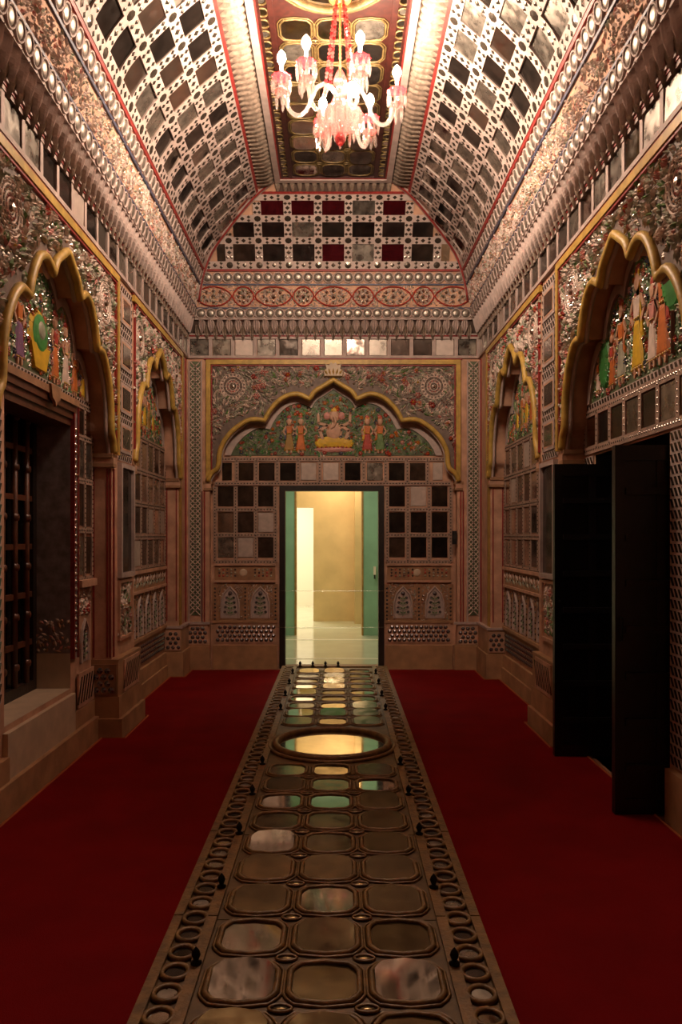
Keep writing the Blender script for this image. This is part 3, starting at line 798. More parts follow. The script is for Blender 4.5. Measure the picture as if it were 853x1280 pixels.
    b.box(a1 + .03, a1 + .045, .6, 2.0, 0, .012, 'red_line')
    b.build('jamb_red_line', wall)
    # corner pilaster by the far wall
    b = MB(fr)
    b.box(b1 - .025, YF, 0, .27, -REC, .05, 'plinth_tan'); b.box(b1 - .01, YF, .27, .52, -REC, .03, 'plinth_tan'); b.box(b1 - .02, YF, .52, .545, -REC, .042, 'plaster_cream')
    b.build('corner_base', wall)
    f2 = Fr(fr.p(b1, 0, 0), fr.W, (0, 0, 1), -fr.U)
    dot_panel(f2, -REC + .01, .02, .29, .50, .014, wall, step=.055, r=.022)
    b = MB(fr)
    for q in (b1 + .03, b1 + .10, YF - .1): b.box(q, q + .02, .55, 3.46, 0, .014, 'ochre' if q < YF - .11 else 'red_line')
    b.build('corner_fillet', wall)
    # ---- niche 1 around the opening
    frame_w = .09
    dz = p1 + .02
    slash_panel(fr, a0 + .02, a1 - .02, l1 - .065, l1, bw + .004, wall, 40, 1, slant=.4)
    if s < 0:
        c0 = o1 + .10; cw = (a1 - .02 - c0) / 2
        rws = [1.32 + k * .385 for k in range(3)]
        for k, z in enumerate((1.36, 1.72, 2.05, 2.30)):
            hgt = (.27, .30, .27, .17)[k]
            for i in range(2): pane('mirror_pane', wall, fr, c0 + (i + .5) * cw, z, bw + .004, cw * .72, hgt, pick({'mirror': 1, 'mirror_dark': 3, 'mirror_aged': 2}))
        grid_bars(fr, wall, [c0, c0 + cw, c0 + 2 * cw], [1.19, 1.54, 1.89, 2.195, 2.42], .04, bw, c0, a1 - .02, 1.19, 2.42)
        b = MB(fr); b.box(c0, a1 - .02, 1.14, 1.19, bw, bw + .05, 'plaster_pink'); b.build('shelf_moulding', wall)
        carve(fr, lambda u, v: True, c0, a1 - .05, .94, 1.12, bw + .004, .03, {'leaf_cream': 3, 'leaf_sage': 2}, wall, ('jamb_foliage', 'jamb_flowers', 'jamb_beads'), L=.05, W=.022, h=.012, seed=61)
        flower_niche(fr, (c0 + a1) / 2, .60, bw + .002, .17, .30, wall)
        slash_panel(fr, c0, a1 - .02, .30, .54, bw + .02, wall, 6, 1, slant=1.2, fill=.4, base='plaster_pink')
        # string of convex mirrors up the edge of the reveal
        b = MB(fr); b.box(o1 + .012, o1 + .085, .66, 2.40, bw, bw + .018, 'stone_grey'); b.build('reveal_border', wall)
        pm = MB().dome(0, 0, 0, .02, .016, 'silver', 8, 2).mesh('reveal_pearl', True)
        for k in range(30): link('reveal_pearl', pm, wall, fr.mtx(o1 + .045, .72 + k * .052, bw + .018))
        b = MB(fr); b.box(o1 + .0, o1 + .012, .66, 2.42, bw, bw + .03, 'red_line'); b.box(o1 + .086, o1 + .098, .66, 2.42, bw, bw + .03, 'red_line'); b.build('reveal_red_line', wall)
        jf = Fr(fr.p(o1, 0, 0), fr.W, (0, 0, 1), -fr.U)
        carve(jf, lambda u, v: True, -dp + .05, -REC - .03, .70, .92, .002, .03, {'leaf_cream': 2, 'flower_pink': 1, 'plaster_brown': 2}, wall, ('reveal_carving', 'reveal_flowers', 'reveal_beads'), L=.04, W=.022, h=.006, seed=71, beads=.05, flowers=0)
        # stepped lintel
        b = MB(fr)
        for k in range(4): b.box(o0 - .06 + k * .02, o1 + .06 - k * .02, p1 - .045 * (k + 1) + .02, p1 - .045 * k + .02, bw - .2, bw + .045 - k * .014, 'wood_red' if k else 'plaster_brown')
        b.prism([(o0 + .56, p1 + .03), (o0 + .74, p1 + .03), (o0 + .72, p1 - .05), (o0 + .67, p1 - .07), (o0 + .65, p1 - .10), (o0 + .63, p1 - .07), (o0 + .58, p1 - .05)], bw + .04, bw + .06, 'plaster_brown')
        b.build('lintel', wall)
        b = MB(fr); b.box(a0, a1, 0, .17, bw, bw + .06, 'plinth_tan'); b.box(a0, o0 - .02, .17, .30, bw, bw + .04, 'plinth_tan'); b.box(o1 + .02, a1, .17, .29, bw, bw + .03, 'plinth_tan'); b.box(o0 - .02, o1 + .02, .17, .425, bw, bw + .03, 'cream')
        b.build('plinth', wall)
        slash_panel(fr, a0 + .05, o0 - .06, .6, 2.3, bw + .004, wall, 10, 30, m='silver_dark')
        # figures of the lunette
        for (du_, v_, hh, sk, tp, vl, ln) in ((-.62, 2.50, .42, 'paint_orange', 'paint_yellow', 'paint_orange', 0), (-.36, 2.50, .46, 'paint_violet', 'paint_orange', None, 0), (.22, 2.50, .44, 'paint_orange', 'flower_red', None, 0), (.42, 2.50, .42, 'leaf_cream', 'skin_paint', None, 0), (.60, 2.48, .38, 'paint_orange', 'paint_orange', None, 0), (.76, 2.48, .30, 'paint_yellow', 'paint_yellow', 'paint_yellow', .1)):
            figure(fr, c1 + du_, v_, bw + .008, hh, wall, skirt=sk, top=tp, veil=vl, lean=ln)
        b = MB(fr); u = c1 - .06
        b.dome(u, 2.70, bw + .006, .17, .02, 'paint_yellow', 16, 2); b.dome(u, 2.72, bw + .022, .12, .012, 'leaf_bright', 16, 2); b.dome(u, 2.74, bw + .030, .06, .012, 'leaf_sage', 12, 2)
        b.prism([(u - .17, 2.66), (u + .17, 2.66), (u + .10, 2.50), (u - .10, 2.50)], bw + .006, bw + .026, 'paint_yellow', inset=.1)
        b.build('painted_pond', wall)
    else:
        n = 8; L0, L1 = a0 + .03, a1 - .03; du = (L1 - L0) / n
        mirror_grid(fr, wall, [L0 + (k + .5) * du for k in range(n)], [2.215], du * .74, .20, bw + .004, mix={'mirror': 2, 'mirror_dark': 4, 'mirror_aged': 1})
        grid_bars(fr, wall, [L0 + k * du for k in range(n + 1)], [2.09, 2.345], .05, bw, L0, L1, 2.08, 2.35)
        rows = [1.32 + k * .28 for k in range(3)]
        b = MB(fr)
        b.box(o1 + .03, a1, .0, .28, bw, bw + .04, 'plinth_tan'); b.box(a0, o0 - .03, 0, .28, bw, bw + .04, 'plinth_tan'); b.build('plinth', wall)
        for (x0, x1) in ((o1 + .03, a1 - .02), (a0 + .02, o0 - .03)):
            slash_panel(fr, x0, x1, .3, 2.05, bw + .004, wall, max(3, int((x1 - x0) / .045)), 30)
        for (du_, v_, hh, sk, tp, vl, ln) in ((.72, 2.46, .26, 'leaf_cream', 'paint_orange', None, 0), (.46, 2.45, .36, 'paint_orange', 'flower_red', 'paint_orange', 0), (.30, 2.46, .50, 'leaf_sage', 'paint_orange', 'paint_orange', 0), (.04, 2.46, .62, 'paint_yellow', 'leaf_cream', 'paint_yellow', 0), (-.18, 2.46, .48, 'leaf_cream', 'flower_pink', None, 0), (-.32, 2.46, .60, 'paint_orange', 'paint_orange', 'flower_red', 0), (-.62, 2.46, .32, 'skin_paint', 'leaf_cream', None, 0), (-.78, 2.46, .28, 'paint_orange', 'flower_pink', None, 0)):
            figure(fr, c1 + du_, v_, bw + .008, hh, wall, skirt=sk, top=tp, veil=vl, lean=ln)
        for u, v, r_, rr in ((c1 + .60, 2.62, .10, 1.7), (c1 - .45, 2.86, .15, 1.25)):
            b = MB(fr); b.dome(u, v, bw + .006, r_, .03, 'leaf_bright', 14, 3, rr); b.tube([(u, v - r_ * rr, bw + .012), (u, 2.45, bw + .012)], .015, 'wood_red', 5)
            for k in range(40):
                a = random.random() * 6.28; q = math.sqrt(random.random()) * .85
                b.leaf(u + r_ * q * math.cos(a), v + r_ * rr * q * math.sin(a), bw + .03 - .018 * q, a, .035, .018, .01, 'leaf_bright' if k % 3 else 'leaf_green')
            b.build('painted_tree', wall)
    # niche 2 figures
    for (du_, hh, sk, tp) in ((-.34, .30, 'paint_orange', 'flower_red'), (-.18, .36, 'paint_orange', 'paint_orange'), (.0, .40, 'paint_yellow', 'skin_paint'), (.17, .36, 'ochre', 'paint_orange'), (.36, .30, 'paint_yellow', 'leaf_sage')):
        figure(fr, c2 + du_ * h2, l2 + .1, bw + .008, hh, wall, skirt=sk, top=tp)
    # frieze of mirrors
    nn = 22
    frieze(fr, wall, YF - nn * .262, YF - .005, nn)
    return wall, a0, a1
LO = (4.34, 5.43, .46, 2.41)
RO = (4.22, 5.42, 0.0, 2.05)
wall_left, la0, la1 = side_wall(LEFT, 'wall_left', 'ornate left wall with cusped niches, window recess and mirror frieze', (4.88, 1.04), (7.50, .96), (6.06, 6.46), LO, -1)
wall_right, ra0, ra1 = side_wall(RIGHT, 'wall_right', 'ornate right wall with cusped niches, mirror frieze and open doorway', (4.60, 1.06), (7.31, 1.0), (5.80, 6.20), RO, 1)
b = MB(); b.box(-2.2, 2.2, YB - .1, YB, 0, 5.4, 'backwall')
for k in range(4): b.box(-.9 + k * .46, -.5 + k * .46, YB, YB + .03, .15, 2.1, 'wood_dark')
struct(b.build('wall_back'), 'unseen near-end wall of the hall, coloured dark for the mirrors to reflect', 'wall')

# ================================================================== VAULT
CP = [(1.535, 3.90), (1.50, 4.10), (1.475, 4.25), (1.425, 4.42), (1.335, 4.60), (1.155, 4.79), (.95, 4.98), (.81, 5.085), (.60, 5.19)]
PR = []
for i in range(len(CP) - 1):
    p0 = Vector(CP[max(i - 1, 0)]); p1 = Vector(CP[i]); p2 = Vector(CP[i + 1]); p3 = Vector(CP[min(i + 2, len(CP) - 1)])
    for k in range(6):
        t = k / 6
        PR.append(.5 * ((2 * p1) + (p2 - p0) * t + (2 * p0 - 5 * p1 + 4 * p2 - p3) * t * t + (3 * p1 - p0 - 3 * p2 + p3) * t ** 3))
PR.append(Vector(CP[-1]))
CS = [0.0]
for i in range(1, len(PR)): CS.append(CS[-1] + (PR[i] - PR[i - 1]).length)
SK = [CS[6 * i] for i in range(len(CP))]          # arc length at the control points
def prof(s):
    s = min(max(s, 0), CS[-1] - 1e-6)
    for i in range(len(CS) - 1):
        if s <= CS[i + 1]:
            t = (s - CS[i]) / (CS[i + 1] - CS[i]); p = PR[i].lerp(PR[i + 1], t); return p
def inset(x): return .105 + (1.535 - x) * .635
def cove(side):
    """returns fn(u, s, w): u along the hall (side) or across it (far); s arc length; w out of the surface into the room"""
    def fn(u, s, w):
        p = prof(s); q = prof(min(s + .02, CS[-1])); r = prof(max(s - .02, 0))
        if side:
            T = Vector((side * (q.x - r.x), 0, q.y - r.y)).normalized(); N = Vector((-side * T.z, 0, side * T.x))
            if N.x * side > 0: N = -N
            return Vector((side * p.x, u, p.y)) + N * w
        T = Vector((0, -(inset(q.x) - inset(r.x)), q.y - r.y)).normalized(); N = Vector((0, -T.z, T.y))
        if N.y > 0: N = -N
        return Vector((u, YF - inset(p.x), p.y)) + N * w
    return fn
def cove_frame(side, u, s):
    f = cove(side); o = f(u, s, 0); V = (f(u, s + .02, 0) - f(u, s - .02, 0)).normalized(); W = (f(u, s, .1) - o).normalized()
    U = V.cross(W)
    return Fr(o, U, V, W)
CTOP = CS[-1]
YV0 = 2.4                                        # first row of built mirror work in the vault
ceiling = link('ceiling', bpy.data.meshes.new('ceiling'))
cb = MB()
ss = [CTOP * k / 30 for k in range(31)]
for side in (-1, 1):
    f = cove(side)
    cb.ribbon([f(YB, s, 0) for s in ss], [f(YF - inset(prof(s).x), s, 0) for s in ss], 'plaster_pink')
f = cove(0)
cb.ribbon([f(-prof(s).x, s, 0) for s in ss], [f(prof(s).x, s, 0) for s in ss], 'plaster_pink')
cb.poly([(-HX - .3, YB, 3.90), (-1.53, YB, 3.90), (-1.53, YF + .1, 3.90), (-HX - .3, YF + .1, 3.90)], 'plaster_pink')
cb.poly([(HX + .3, YB, 3.90), (1.53, YB, 3.90), (1.53, YF + .1, 3.90), (HX + .3, YF + .1, 3.90)], 'plaster_pink')
cb.poly([(-1.6, YF - .1, 3.90), (1.6, YF - .1, 3.90), (1.6, YF + .1, 3.90), (-1.6, YF + .1, 3.90)], 'plaster_pink')
YP = YF - inset(.60)                              # far edge of the flat panel
cb.poly([(-.61, YB, 5.19), (.61, YB, 5.19), (.61, YP, 5.19), (-.61, YP, 5.19)], 'plaster_pink')
fill(ceiling, cb); struct(ceiling, 'coved mirror-work ceiling with pale lattice and long flat centre panel', 'ceiling')

sC, sB, sA = SK[4], SK[5], SK[6]
bars = [SK[3] + .045, (sC + sB) / 2, (sB + sA) / 2, SK[7] - .045]
mid_c = [(bars[i] + bars[i + 1]) / 2 for i in range(3)]
def cove_box(mb, u0, u1, s0, s1, w0, w1, m, nu=1, ns=3):
    """thin slab lying on the cove; top face subdivided"""
    for i in range(nu):
        a = u0 + (u1 - u0) * i / nu; c = u0 + (u1 - u0) * (i + 1) / nu
        for j in range(ns):
            d = s0 + (s1 - s0) * j / ns; e = s0 + (s1 - s0) * (j + 1) / ns
            mb.add([(a, d, w1), (c, d, w1), (c, e, w1), (a, e, w1)], [(0, 1, 2, 3)], m)
    for (p, q) in (((u0, s0), (u1, s0)), ((u0, s1), (u1, s1))):
        mb.add([(p[0], p[1], w0), (q[0], q[1], w0), (q[0], q[1], w1), (p[0], p[1], w1)], [(0, 1, 2, 3)], m)
    for uu in (u0, u1):
        for j in range(ns):
            d = s0 + (s1 - s0) * j / ns; e = s0 + (s1 - s0) * (j + 1) / ns
            mb.add([(uu, d, w0), (uu, e, w0), (uu, e, w1), (uu, d, w1)], [(0, 1, 2, 3)], m)
def lim(side, s, lo=True):
    """range of u at arc length s"""
    p = prof(s)
    return (YV0, YF - inset(p.x)) if side else (-p.x, p.x)
BWD = .085
for side in (-1, 1, 0):
    f = cove(side)
    lat = MB(fn=f); chips = MB(fn=f); lines = {k: MB(fn=f) for k in ('red_line', 'blue_line')}
    if side: P_ = .305; us = [YF - .52 - P_ * k for k in range(20)]
    else: P_ = .323; us = [P_ * k for k in range(-4, 5)]
    # long bars
    for s in bars:
        for (sa, sb) in ((s - BWD / 2, s), (s, s + BWD / 2)):
            u0 = max(lim(side, sa)[0], lim(side, sb)[0]); u1 = min(lim(side, sa)[1], lim(side, sb)[1])
            if not side: u0, u1 = u0 + .01, u1 - .01
            cove_box(lat, u0, u1, sa, sb, 0, .02, 'plaster_cream', 1, 1)
    # cross bars
    ub = [u + P_ / 2 for u in us] + [us[-1] - P_ / 2 if side else us[0] - P_ / 2]
    for u in ub:
        s0, s1 = bars[0], bars[-1]
        n = 12
        for j in range(n):
            d = s0 + (s1 - s0) * j / n; e = s0 + (s1 - s0) * (j + 1) / n
            l0, l1 = lim(side, e)
            if u - BWD / 2 < l0 or u + BWD / 2 > l1: continue
            cove_box(lat, u - BWD / 2, u + BWD / 2, d, e, 0, .0205, 'plaster_cream', 1, 1)
    lat.build('vault_lattice', ceiling)
    # panes
    for i, s in enumerate(mid_c):
        hgt = bars[i + 1] - bars[i] - BWD + .012
        for u in us:
            l0, l1 = lim(side, s + hgt * .4)
            pw = P_ - BWD + .012
            a, c = max(u - pw / 2, l0 + .02), min(u + pw / 2, l1 - .02)
            if c - a < .05: continue
            fr_ = cove_frame(side, (a + c) / 2, s)
            if side: mm = pick({'mirror': 3, 'mirror_aged': 4, 'mirror_dark': 3})
            else: mm = pick({'mirror': 1, 'mirror_aged': 1.2, 'mirror_dark': 3.5, 'mirror_red': 3.5})
            pane('vault_mirror', ceiling, fr_, 0, 0, .006, round(c - a, 2), hgt, mm, .02)
    # chips on the lattice
    def chip(u, s, r, k=4):
        P = [(u + r * math.cos(2 * PI * q / k), s + r * math.sin(2 * PI * q / k), .021) for q in range(k)] + [(u, s, .025)]
        chips.add(P, [(q, (q + 1) % k, k) for q in range(k)], 'chip_dark')
    for s in bars:
        l0, l1 = lim(side, s + .04)
        for u in us:
            for q in (-1, 0, 1):
                uu = u + q * .068
                if l0 + .02 < uu < l1 - .02:
                    for dd in (-.022, .022) if q else (0,): chip(uu, s + dd if q else s, .0205 if q else .026)
        for u in ub:
            if l0 + .03 < u < l1 - .03: chip(u, s, .037, 8)
    for i, s in enumerate(mid_c):
        for u in ub:
            for q in (-1, 0, 1):
                l0, l1 = lim(side, s + q * .06 + .02)
                if l0 + .04 < u < l1 - .04:
                    for dd in (-.022, .022) if q else (0,): chip(u + dd if q else u, s + q * .055, .0205 if q else .026)
    chips.build('vault_chips', ceiling, kind='stuff')
    # painted lines, pearl rows, flower band
    def line(s0, s1, m, w1=.016):
        l0, l1 = lim(side, s1); cove_box(lines[m] if m in lines else lat, l0, l1, s0, s1, 0, w1, m, 1, 1)
    line(SK[3] - .022, SK[3] + .004, 'red_line'); line(SK[7] - .0, SK[7] + .028, 'red_line')
    line(SK[2] + .005, SK[2] + .022, 'blue_line'); line(.105, .120, 'blue_line')
    for k, mb in lines.items(): mb.build('vault_' + k, ceiling)
    for s in (.055, (SK[2] + SK[3]) / 2):
        l0, l1 = lim(side, s + .05); n = int((l1 - l0) / .108)
        for k in range(n):
            u = l1 - (k + .5) * (l1 - l0) / n
            if side and u < 3.2: continue
            fr_ = cove_frame(side, u, s)
            link('vault_pearl', pearl_me, ceiling, fr_.mtx(0, 0, .004))
    rnd = random.Random(91 + side)
    mbl = MB(fn=f); mbb = MB(fn=f)
    s0, s1 = .125, SK[2]
    cell = .026
    l0, l1 = lim(side, s1)
    if side: l0 = 3.2
    nu, ns = int((l1 - l0) / cell), int((s1 - s0) / cell)
    for i in range(nu):
        for j in range(ns):
            u = l0 + (i + rnd.random()) * cell; s = s0 + .01 + (j + rnd.random() * .8) * cell
            if s > s1 - .01: continue
            if rnd.random() < .14: mbb.dome(u, s, .001, .010, .008, 'pearl_silver', 5, 1)
            else:
                a = noise.noise(Vector((u * 5, s * 5, side * 3 + 9))) * 7 + rnd.uniform(-.5, .5)
                mbl.leaf(u, s, .001, a, .05 * rnd.uniform(.7, 1.2), .022, .014, pick({'plaster_cream': 5, 'leaf_sage': 2, 'flower_pink': .6, 'leaf_cream': 5}))
    if not side:      # medallion outlines
        n = 9
        for k in range(n):
            u = -1.32 + 2.64 * k / (n - 1); r0 = .19 if k % 2 == 0 else .11
            mbl.tube([(u + r0 * math.cos(2 * PI * q / 18) * (1 + .06 * math.cos(8 * PI * q / 18)), (s0 + s1) / 2 + .105 * math.sin(2 * PI * q / 18), .012) for q in range(18)], .008, 'flower_red', 4, True)
            for q in range(8):
                mbb.dome(u + r0 * .55 * math.cos(PI * q / 4), (s0 + s1) / 2 + .06 * math.sin(PI * q / 4), .004, .022, .016, 'silver', 6, 1)
            mbb.dome(u, (s0 + s1) / 2, .004, .028, .02, 'silver', 8, 1)
    mbl.build('vault_foliage', ceiling, kind='stuff'); mbb.build('vault_beads', ceiling, kind='stuff')
    # feather leaves round the flat panel
    smid = SK[7] + .032
    fb = MB(fn=f); q0, q1 = lim(side, CTOP); cove_box(fb, q0, q1, SK[7] + .028, CTOP - .005, 0, .0015, 'gap_shade', 1, 4); fb.build('feather_gap_shade', ceiling)  # near-black slab paints shade between the feathers
    l0, l1 = lim(side, CTOP - .02)
    if side: l0 = 4.4
    n = int((l1 - l0) / .075)
    for k in range(n):
        fr_ = cove_frame(side, l0 + (k + .5) * (l1 - l0) / n, smid)
        link('feather_leaf', feather_me, ceiling, fr_.mtx(0, 0, .002))
    # leaf cornice under the cove
    for tier in range(2):
        if side: l0, l1, n = 3.3, YF - .06, 54
        else: l0, l1, n = -1.56, 1.56, 31
        for k in range(n):
            u = l0 + (k + .5 + .5 * tier) * (l1 - l0) / n
            if tier and k == n - 1: continue
            base = (LEFT if side < 0 else RIGHT) if side else FAR
            # leaf hangs from the wall line up and out to the cove edge
            o = base.p(u, 3.742 if tier == 0 else 3.80, .012 + .030 * tier)
            V = (base.V * .15 + base.W * .055).normalized(); Wn = (base.W * .15 - base.V * .055).normalized()
            fr_ = Fr(o, V.cross(Wn), V, Wn)
            link('cornice_leaf', cornice_me[tier], ceiling, fr_.mtx(0, .115, .012 if tier else .004, 0, 0.10))
    b = MB()
    base = (LEFT if side < 0 else RIGHT) if side else FAR
    b.fr = base
    l0, l1 = (YB, YF) if side else (-HX, HX)
    b.add([(l0, 3.75, .0), (l1, 3.75, .0), (l1, 3.90, .085), (l0, 3.90, .085)], [(0, 1, 2, 3)], 'gap_shade')  # dark slope paints shade into the gaps of the cornice leaves
    b.box(l0, l1, 3.888, 3.91, .078, .112, 'plaster_cream')
    b.build('cornice_bed', ceiling)
for side in (-1, 1):      # groin ribs
    b = MB(); pts = [Vector((side * prof(s).x, YF - inset(prof(s).x), prof(s).y)) + Vector((-side * .012, -.012, -.006)) for s in [SK[1] + (CTOP - SK[1]) * k / 20 for k in range(21)]]
    b.tube(pts, .028, 'plaster_cream', 6); b.tube([p + Vector((-side * .012, -.02, -.01)) for p in pts], .012, 'red_line', 5)
    b.build('groin_rib', ceiling, smooth=True)
# white frame of the flat panel
b = MB()
for (x0, x1, y0, y1) in ((-.60, -.545, YB, YP), (.545, .60, YB, YP), (-.545, .545, YP - .06, YP)):
    b.box(x0, x1, y0, y1, 5.135, 5.20, 'plaster_cream')
b.build('panel_frame', ceiling)
b = MB()
for (x0, x1, y0, y1) in ((-.545, -.53, YB, YP - .06), (.53, .545, YB, YP - .06), (-.53, .53, YP - .075, YP - .06)):
    b.box(x0, x1, y0, y1, 5.145, 5.20, 'red_line')
b.build('panel_red_line', ceiling)

# ================================================================== MIRRORED PANELS (runner on the floor, twin on the ceiling)
def cartouche(w, h, k=4):
    a, c = w / 2, h / 2; sx, sy = w * .14, h * .16
    q = []
    q.append((a, c * .5)); q.append((a - sx * .35, c - sy))
    q.append((a - sx, c - sy * .35)); q.append((a * .45, c * .93)); q.append((0, c))
    Q = [(a * 1.0, 0)] + q
    full = Q + [(-x, y) for x, y in Q[::-1][1:]] + [(-x, -y) for x, y in Q[1:]] + [(x, -y) for x, y in Q[::-1][1:-1]]
    return full
def circle(rx, ry, n): return [(rx * math.cos(2 * PI * k / n), ry * math.sin(2 * PI * k / n)) for k in range(n)]
def ring_mesh(name, ol, r, m, z=.006, n=5):
    b = MB(); b.tube([(x, y, z) for x, y in ol], r, m, n, True); return b.mesh(name, True)
def mirror_panel(parent, fr, v_rows, oval, v0, v1, frame_m, board_m, rail_m, tr, hw=.58, gap=None, mix=None, knobs=True, pitch=.124, ringrange=None, joints=()):
    """fr: u across, v along the hall, w out of the board"""
    # boards
    edges = [v0] + list(joints) + [v1]
    for a, c in zip(edges[:-1], edges[1:]):
        b = MB(fr); b.box(-hw + .03, hw - .03, a + .003, c - .003, -.03, 0, board_m); b.build('backing_board', parent)
    for a, c in zip(edges[:-1], edges[1:]):
        for sg in (-1, 1):
            b = MB(fr); b.box(sg * (hw - .035), sg * hw, a + .004, c - .004, -.03, .018, rail_m); b.build('edge_rail', parent)
            b = MB(fr); b.box(sg * .415, sg * .455, a + .004, c - .004, 0, .016, rail_m); b.build('inner_rail', parent)
    b = MB(fr); b.box(-hw, hw, v1 - .03, v1, -.03, .016, rail_m); b.build('end_rail', parent)
    cw, ch = .205, .222
    ol = cartouche(cw, ch)
    pm = {}
    for m in ('mirror', 'mirror_aged', 'mirror_dark', 'mirror_clear', 'mirror_bronze'):
        q = MB(); q.prism(ol, 0, .004, m); pm[m] = q.mesh('cartouche_mirror')
    fo = cartouche(cw + .03, ch + .03)
    rm = ring_mesh('cartouche_frame', fo, .011, frame_m, .006)
    rm2 = ring_mesh('cartouche_frame', cartouche(cw + .05, ch + .055), .007, frame_m, .004)
    both = MB(); both.tube([(x, y, .006) for x, y in cartouche(cw + .022, ch + .022)], .011 * tr, frame_m, 5, True)
    both.tube([(x, y, .004) for x, y in cartouche(cw + .055, ch + .055)], .006, frame_m, 4, True); rm = both.mesh('cartouche_frame', True)
    st = MB(); st.dome(0, 0, 0, .03, .008, 'mirror_bronze', 10, 2, .5); st.tube([(x, y, .004) for x, y in circle(.036, .02, 12)], .006, frame_m, 4, True); stm = st.mesh('stud', True)
    rg = MB(); rg.tube([(x, y, .006) for x, y in circle(.045, .045, 16)], .011 * tr, frame_m, 5, True); rgm = rg.mesh('ring', True)
    discs = {}
    for m in ('mirror', 'mirror_aged', 'mirror_dark'):
        d = MB(); d.prism(circle(.032, .034, 12), 0, .004, m); discs[m] = d.mesh('ring_mirror')
    for v in v_rows:
        for i in (-1, 0, 1):
            m = pick(mix)
            t = .02
            tx = random.uniform(-t, t) if random.random() < .6 else random.uniform(.07, .14)
            o = link('mirror_pane', pm[m], parent, fr.mtx(i * .268, v, .001 + abs(tx) * .09, 0, tx, random.uniform(-t, t)))
            link('pane_frame', rm, parent, fr.mtx(i * .268, v, 0))
    rows = sorted(v_rows)
    for a, c in zip(rows[:-1], rows[1:]):
        if c - a > .4: continue
        for i in (-1, 0, 1) if False else (-.5, .5): link('stud', stm, parent, fr.mtx(i * .268, (a + c) / 2, .002))
    v = ringrange[0]
    while v < ringrange[1]:
        if not (oval and abs(v - oval[1]) < .22 and oval[2] > .47):
            for sg in (-1, 1):
                link('ring', rgm, parent, fr.mtx(sg * .498, v, 0))
                link('ring_mirror', discs[pick({'mirror': 2, 'mirror_aged': 3, 'mirror_dark': 3})], parent, fr.mtx(sg * .498, v, .001, 0, random.uniform(-.04, .04), random.uniform(-.04, .04)))
        v += pitch
    if oval:
        _, ov, rx, ry = oval
        b = MB(fr); b.prism([(x, ov + y) for x, y in circle(rx, ry, 40)], .0, .012, 'mirror_clear'); b.build('oval_mirror', parent)
        b = MB(fr); b.tube([(x, ov + y, .018) for x, y in circle(rx + .02, ry + .02, 40)], .026, frame_m, 7, True); b.build('oval_frame', parent, smooth=True)
        b = MB(fr); b.tube([(x, ov + y, .008) for x, y in circle(rx + .065, ry + .065, 40)], .014, frame_m, 6, True); b.build('oval_outer_bead', parent, smooth=True)
    if knobs:
        kb = MB(); kb.lathe((0, 0, 0), [(.018, 0), (.02, .008), (.008, .014), (.012, .022), (.016, .034), (.012, .046), (.004, .056), (.0005, .06)], 'iron', 10); km = kb.mesh('knob', True)
        for k, v in enumerate(rows):
            if k % 2: continue
            for sg in (-1, 1): link('knob', km, parent, fr.mtx(sg * .435, v + .09, .014))
        for k in range(4): link('knob', km, parent, fr.mtx(-.38 + k * .14, v1 - .03, .014))
rows_near = [4.93 - .2925 * k for k in range(11)]
rows_far = [6.22 + .2885 * k for k in range(9)]
runner = link('mirrored_runner', None, None, Matrix.Translation((-.005, 5.53, .044)) @ Matrix.Rotation(-.0055, 4, 'Z'))
runner['label'] = 'long dark wooden runner inlaid with mirror panes on the red carpet'; runner['category'] = 'floor panel'
RF = Fr((0, -5.53, 0), (1, 0, 0), (0, 1, 0), (0, 0, 1))
mirror_panel(runner, RF, rows_near + rows_far, (0, 5.53, .37, .37), 1.6, 8.84, 'wood_frame', 'board_brown', 'wood_frame', 1.0, mix={'mirror_clear': 4, 'mirror_aged': .6, 'mirror_bronze': 5}, ringrange=(1.9, 8.75), joints=(3.02, 3.88, 5.57, 7.1))
CF = Fr((0, 0, 5.165), (1, 0, 0), (0, 1, 0), (0, 0, -1))
crow = [7.96 - .275 * k for k in range(9)]
mirror_panel(ceiling, CF, crow, (0, 5.10, .37, .40), 4.0, YP - .06, 'wood_gilt', 'board_red', 'board_red', .75, hw=.545, mix={'mirror': 3, 'mirror_aged': 1, 'mirror_dark': 4}, knobs=False, ringrange=(4.2, YP - .12))

# ================================================================== CHANDELIER
CHX, CHY = .05, 5.4
CHK = 1.113
chand = link('chandelier', None, None, Matrix.Translation((CHX, CHY, 4.08)) @ Matrix.Scale(CHK, 4))
chand['label'] = 'pink and clear glass chandelier with glowing bulbs on curved arms'; chand['category'] = 'chandelier'
# local heights above 3.90
BO = .06
def lift(p, d=BO): return [(r, h + d) for r, h in p]
b = MB(); b.lathe((0, 0, 0), lift([(.001, .0), (.018, .006), (.03, .025), (.034, .045), (.022, .066), (.012, .075)]), 'glass_red', 12); b.build('finial', chand, smooth=True, label='red glass ball at the bottom')
b = MB(); b.lathe((0, 0, 0), lift([(.012, .07), (.05, .085), (.10, .11), (.13, .15), (.14, .19), (.125, .20), (.09, .16), (.03, .12)]), 'glass_pink', 20, 10, .04); b.build('bowl', chand, smooth=True)
b = MB(); b.lathe((0, 0, 0), lift([(.02, .10), (.028, .18), (.05, .22), (.06, .25), (.045, .29), (.02, .32), (.03, .36), (.045, .39), (.03, .43), (.014, .46)]), 'glass_pink', 14); b.build('stem', chand, smooth=True)
b = MB(); b.tube([(0, 0, .48), (0, 0, .965)], .006, 'gold', 6); b.build('hanging_rod', chand)
b = MB(); b.lathe((0, 0, 0), [(.001, .925), (.05, .935), (.07, .950), (.075, .974), (.001, .974)], 'gold', 14); b.build('ceiling_rose', chand, smooth=True)
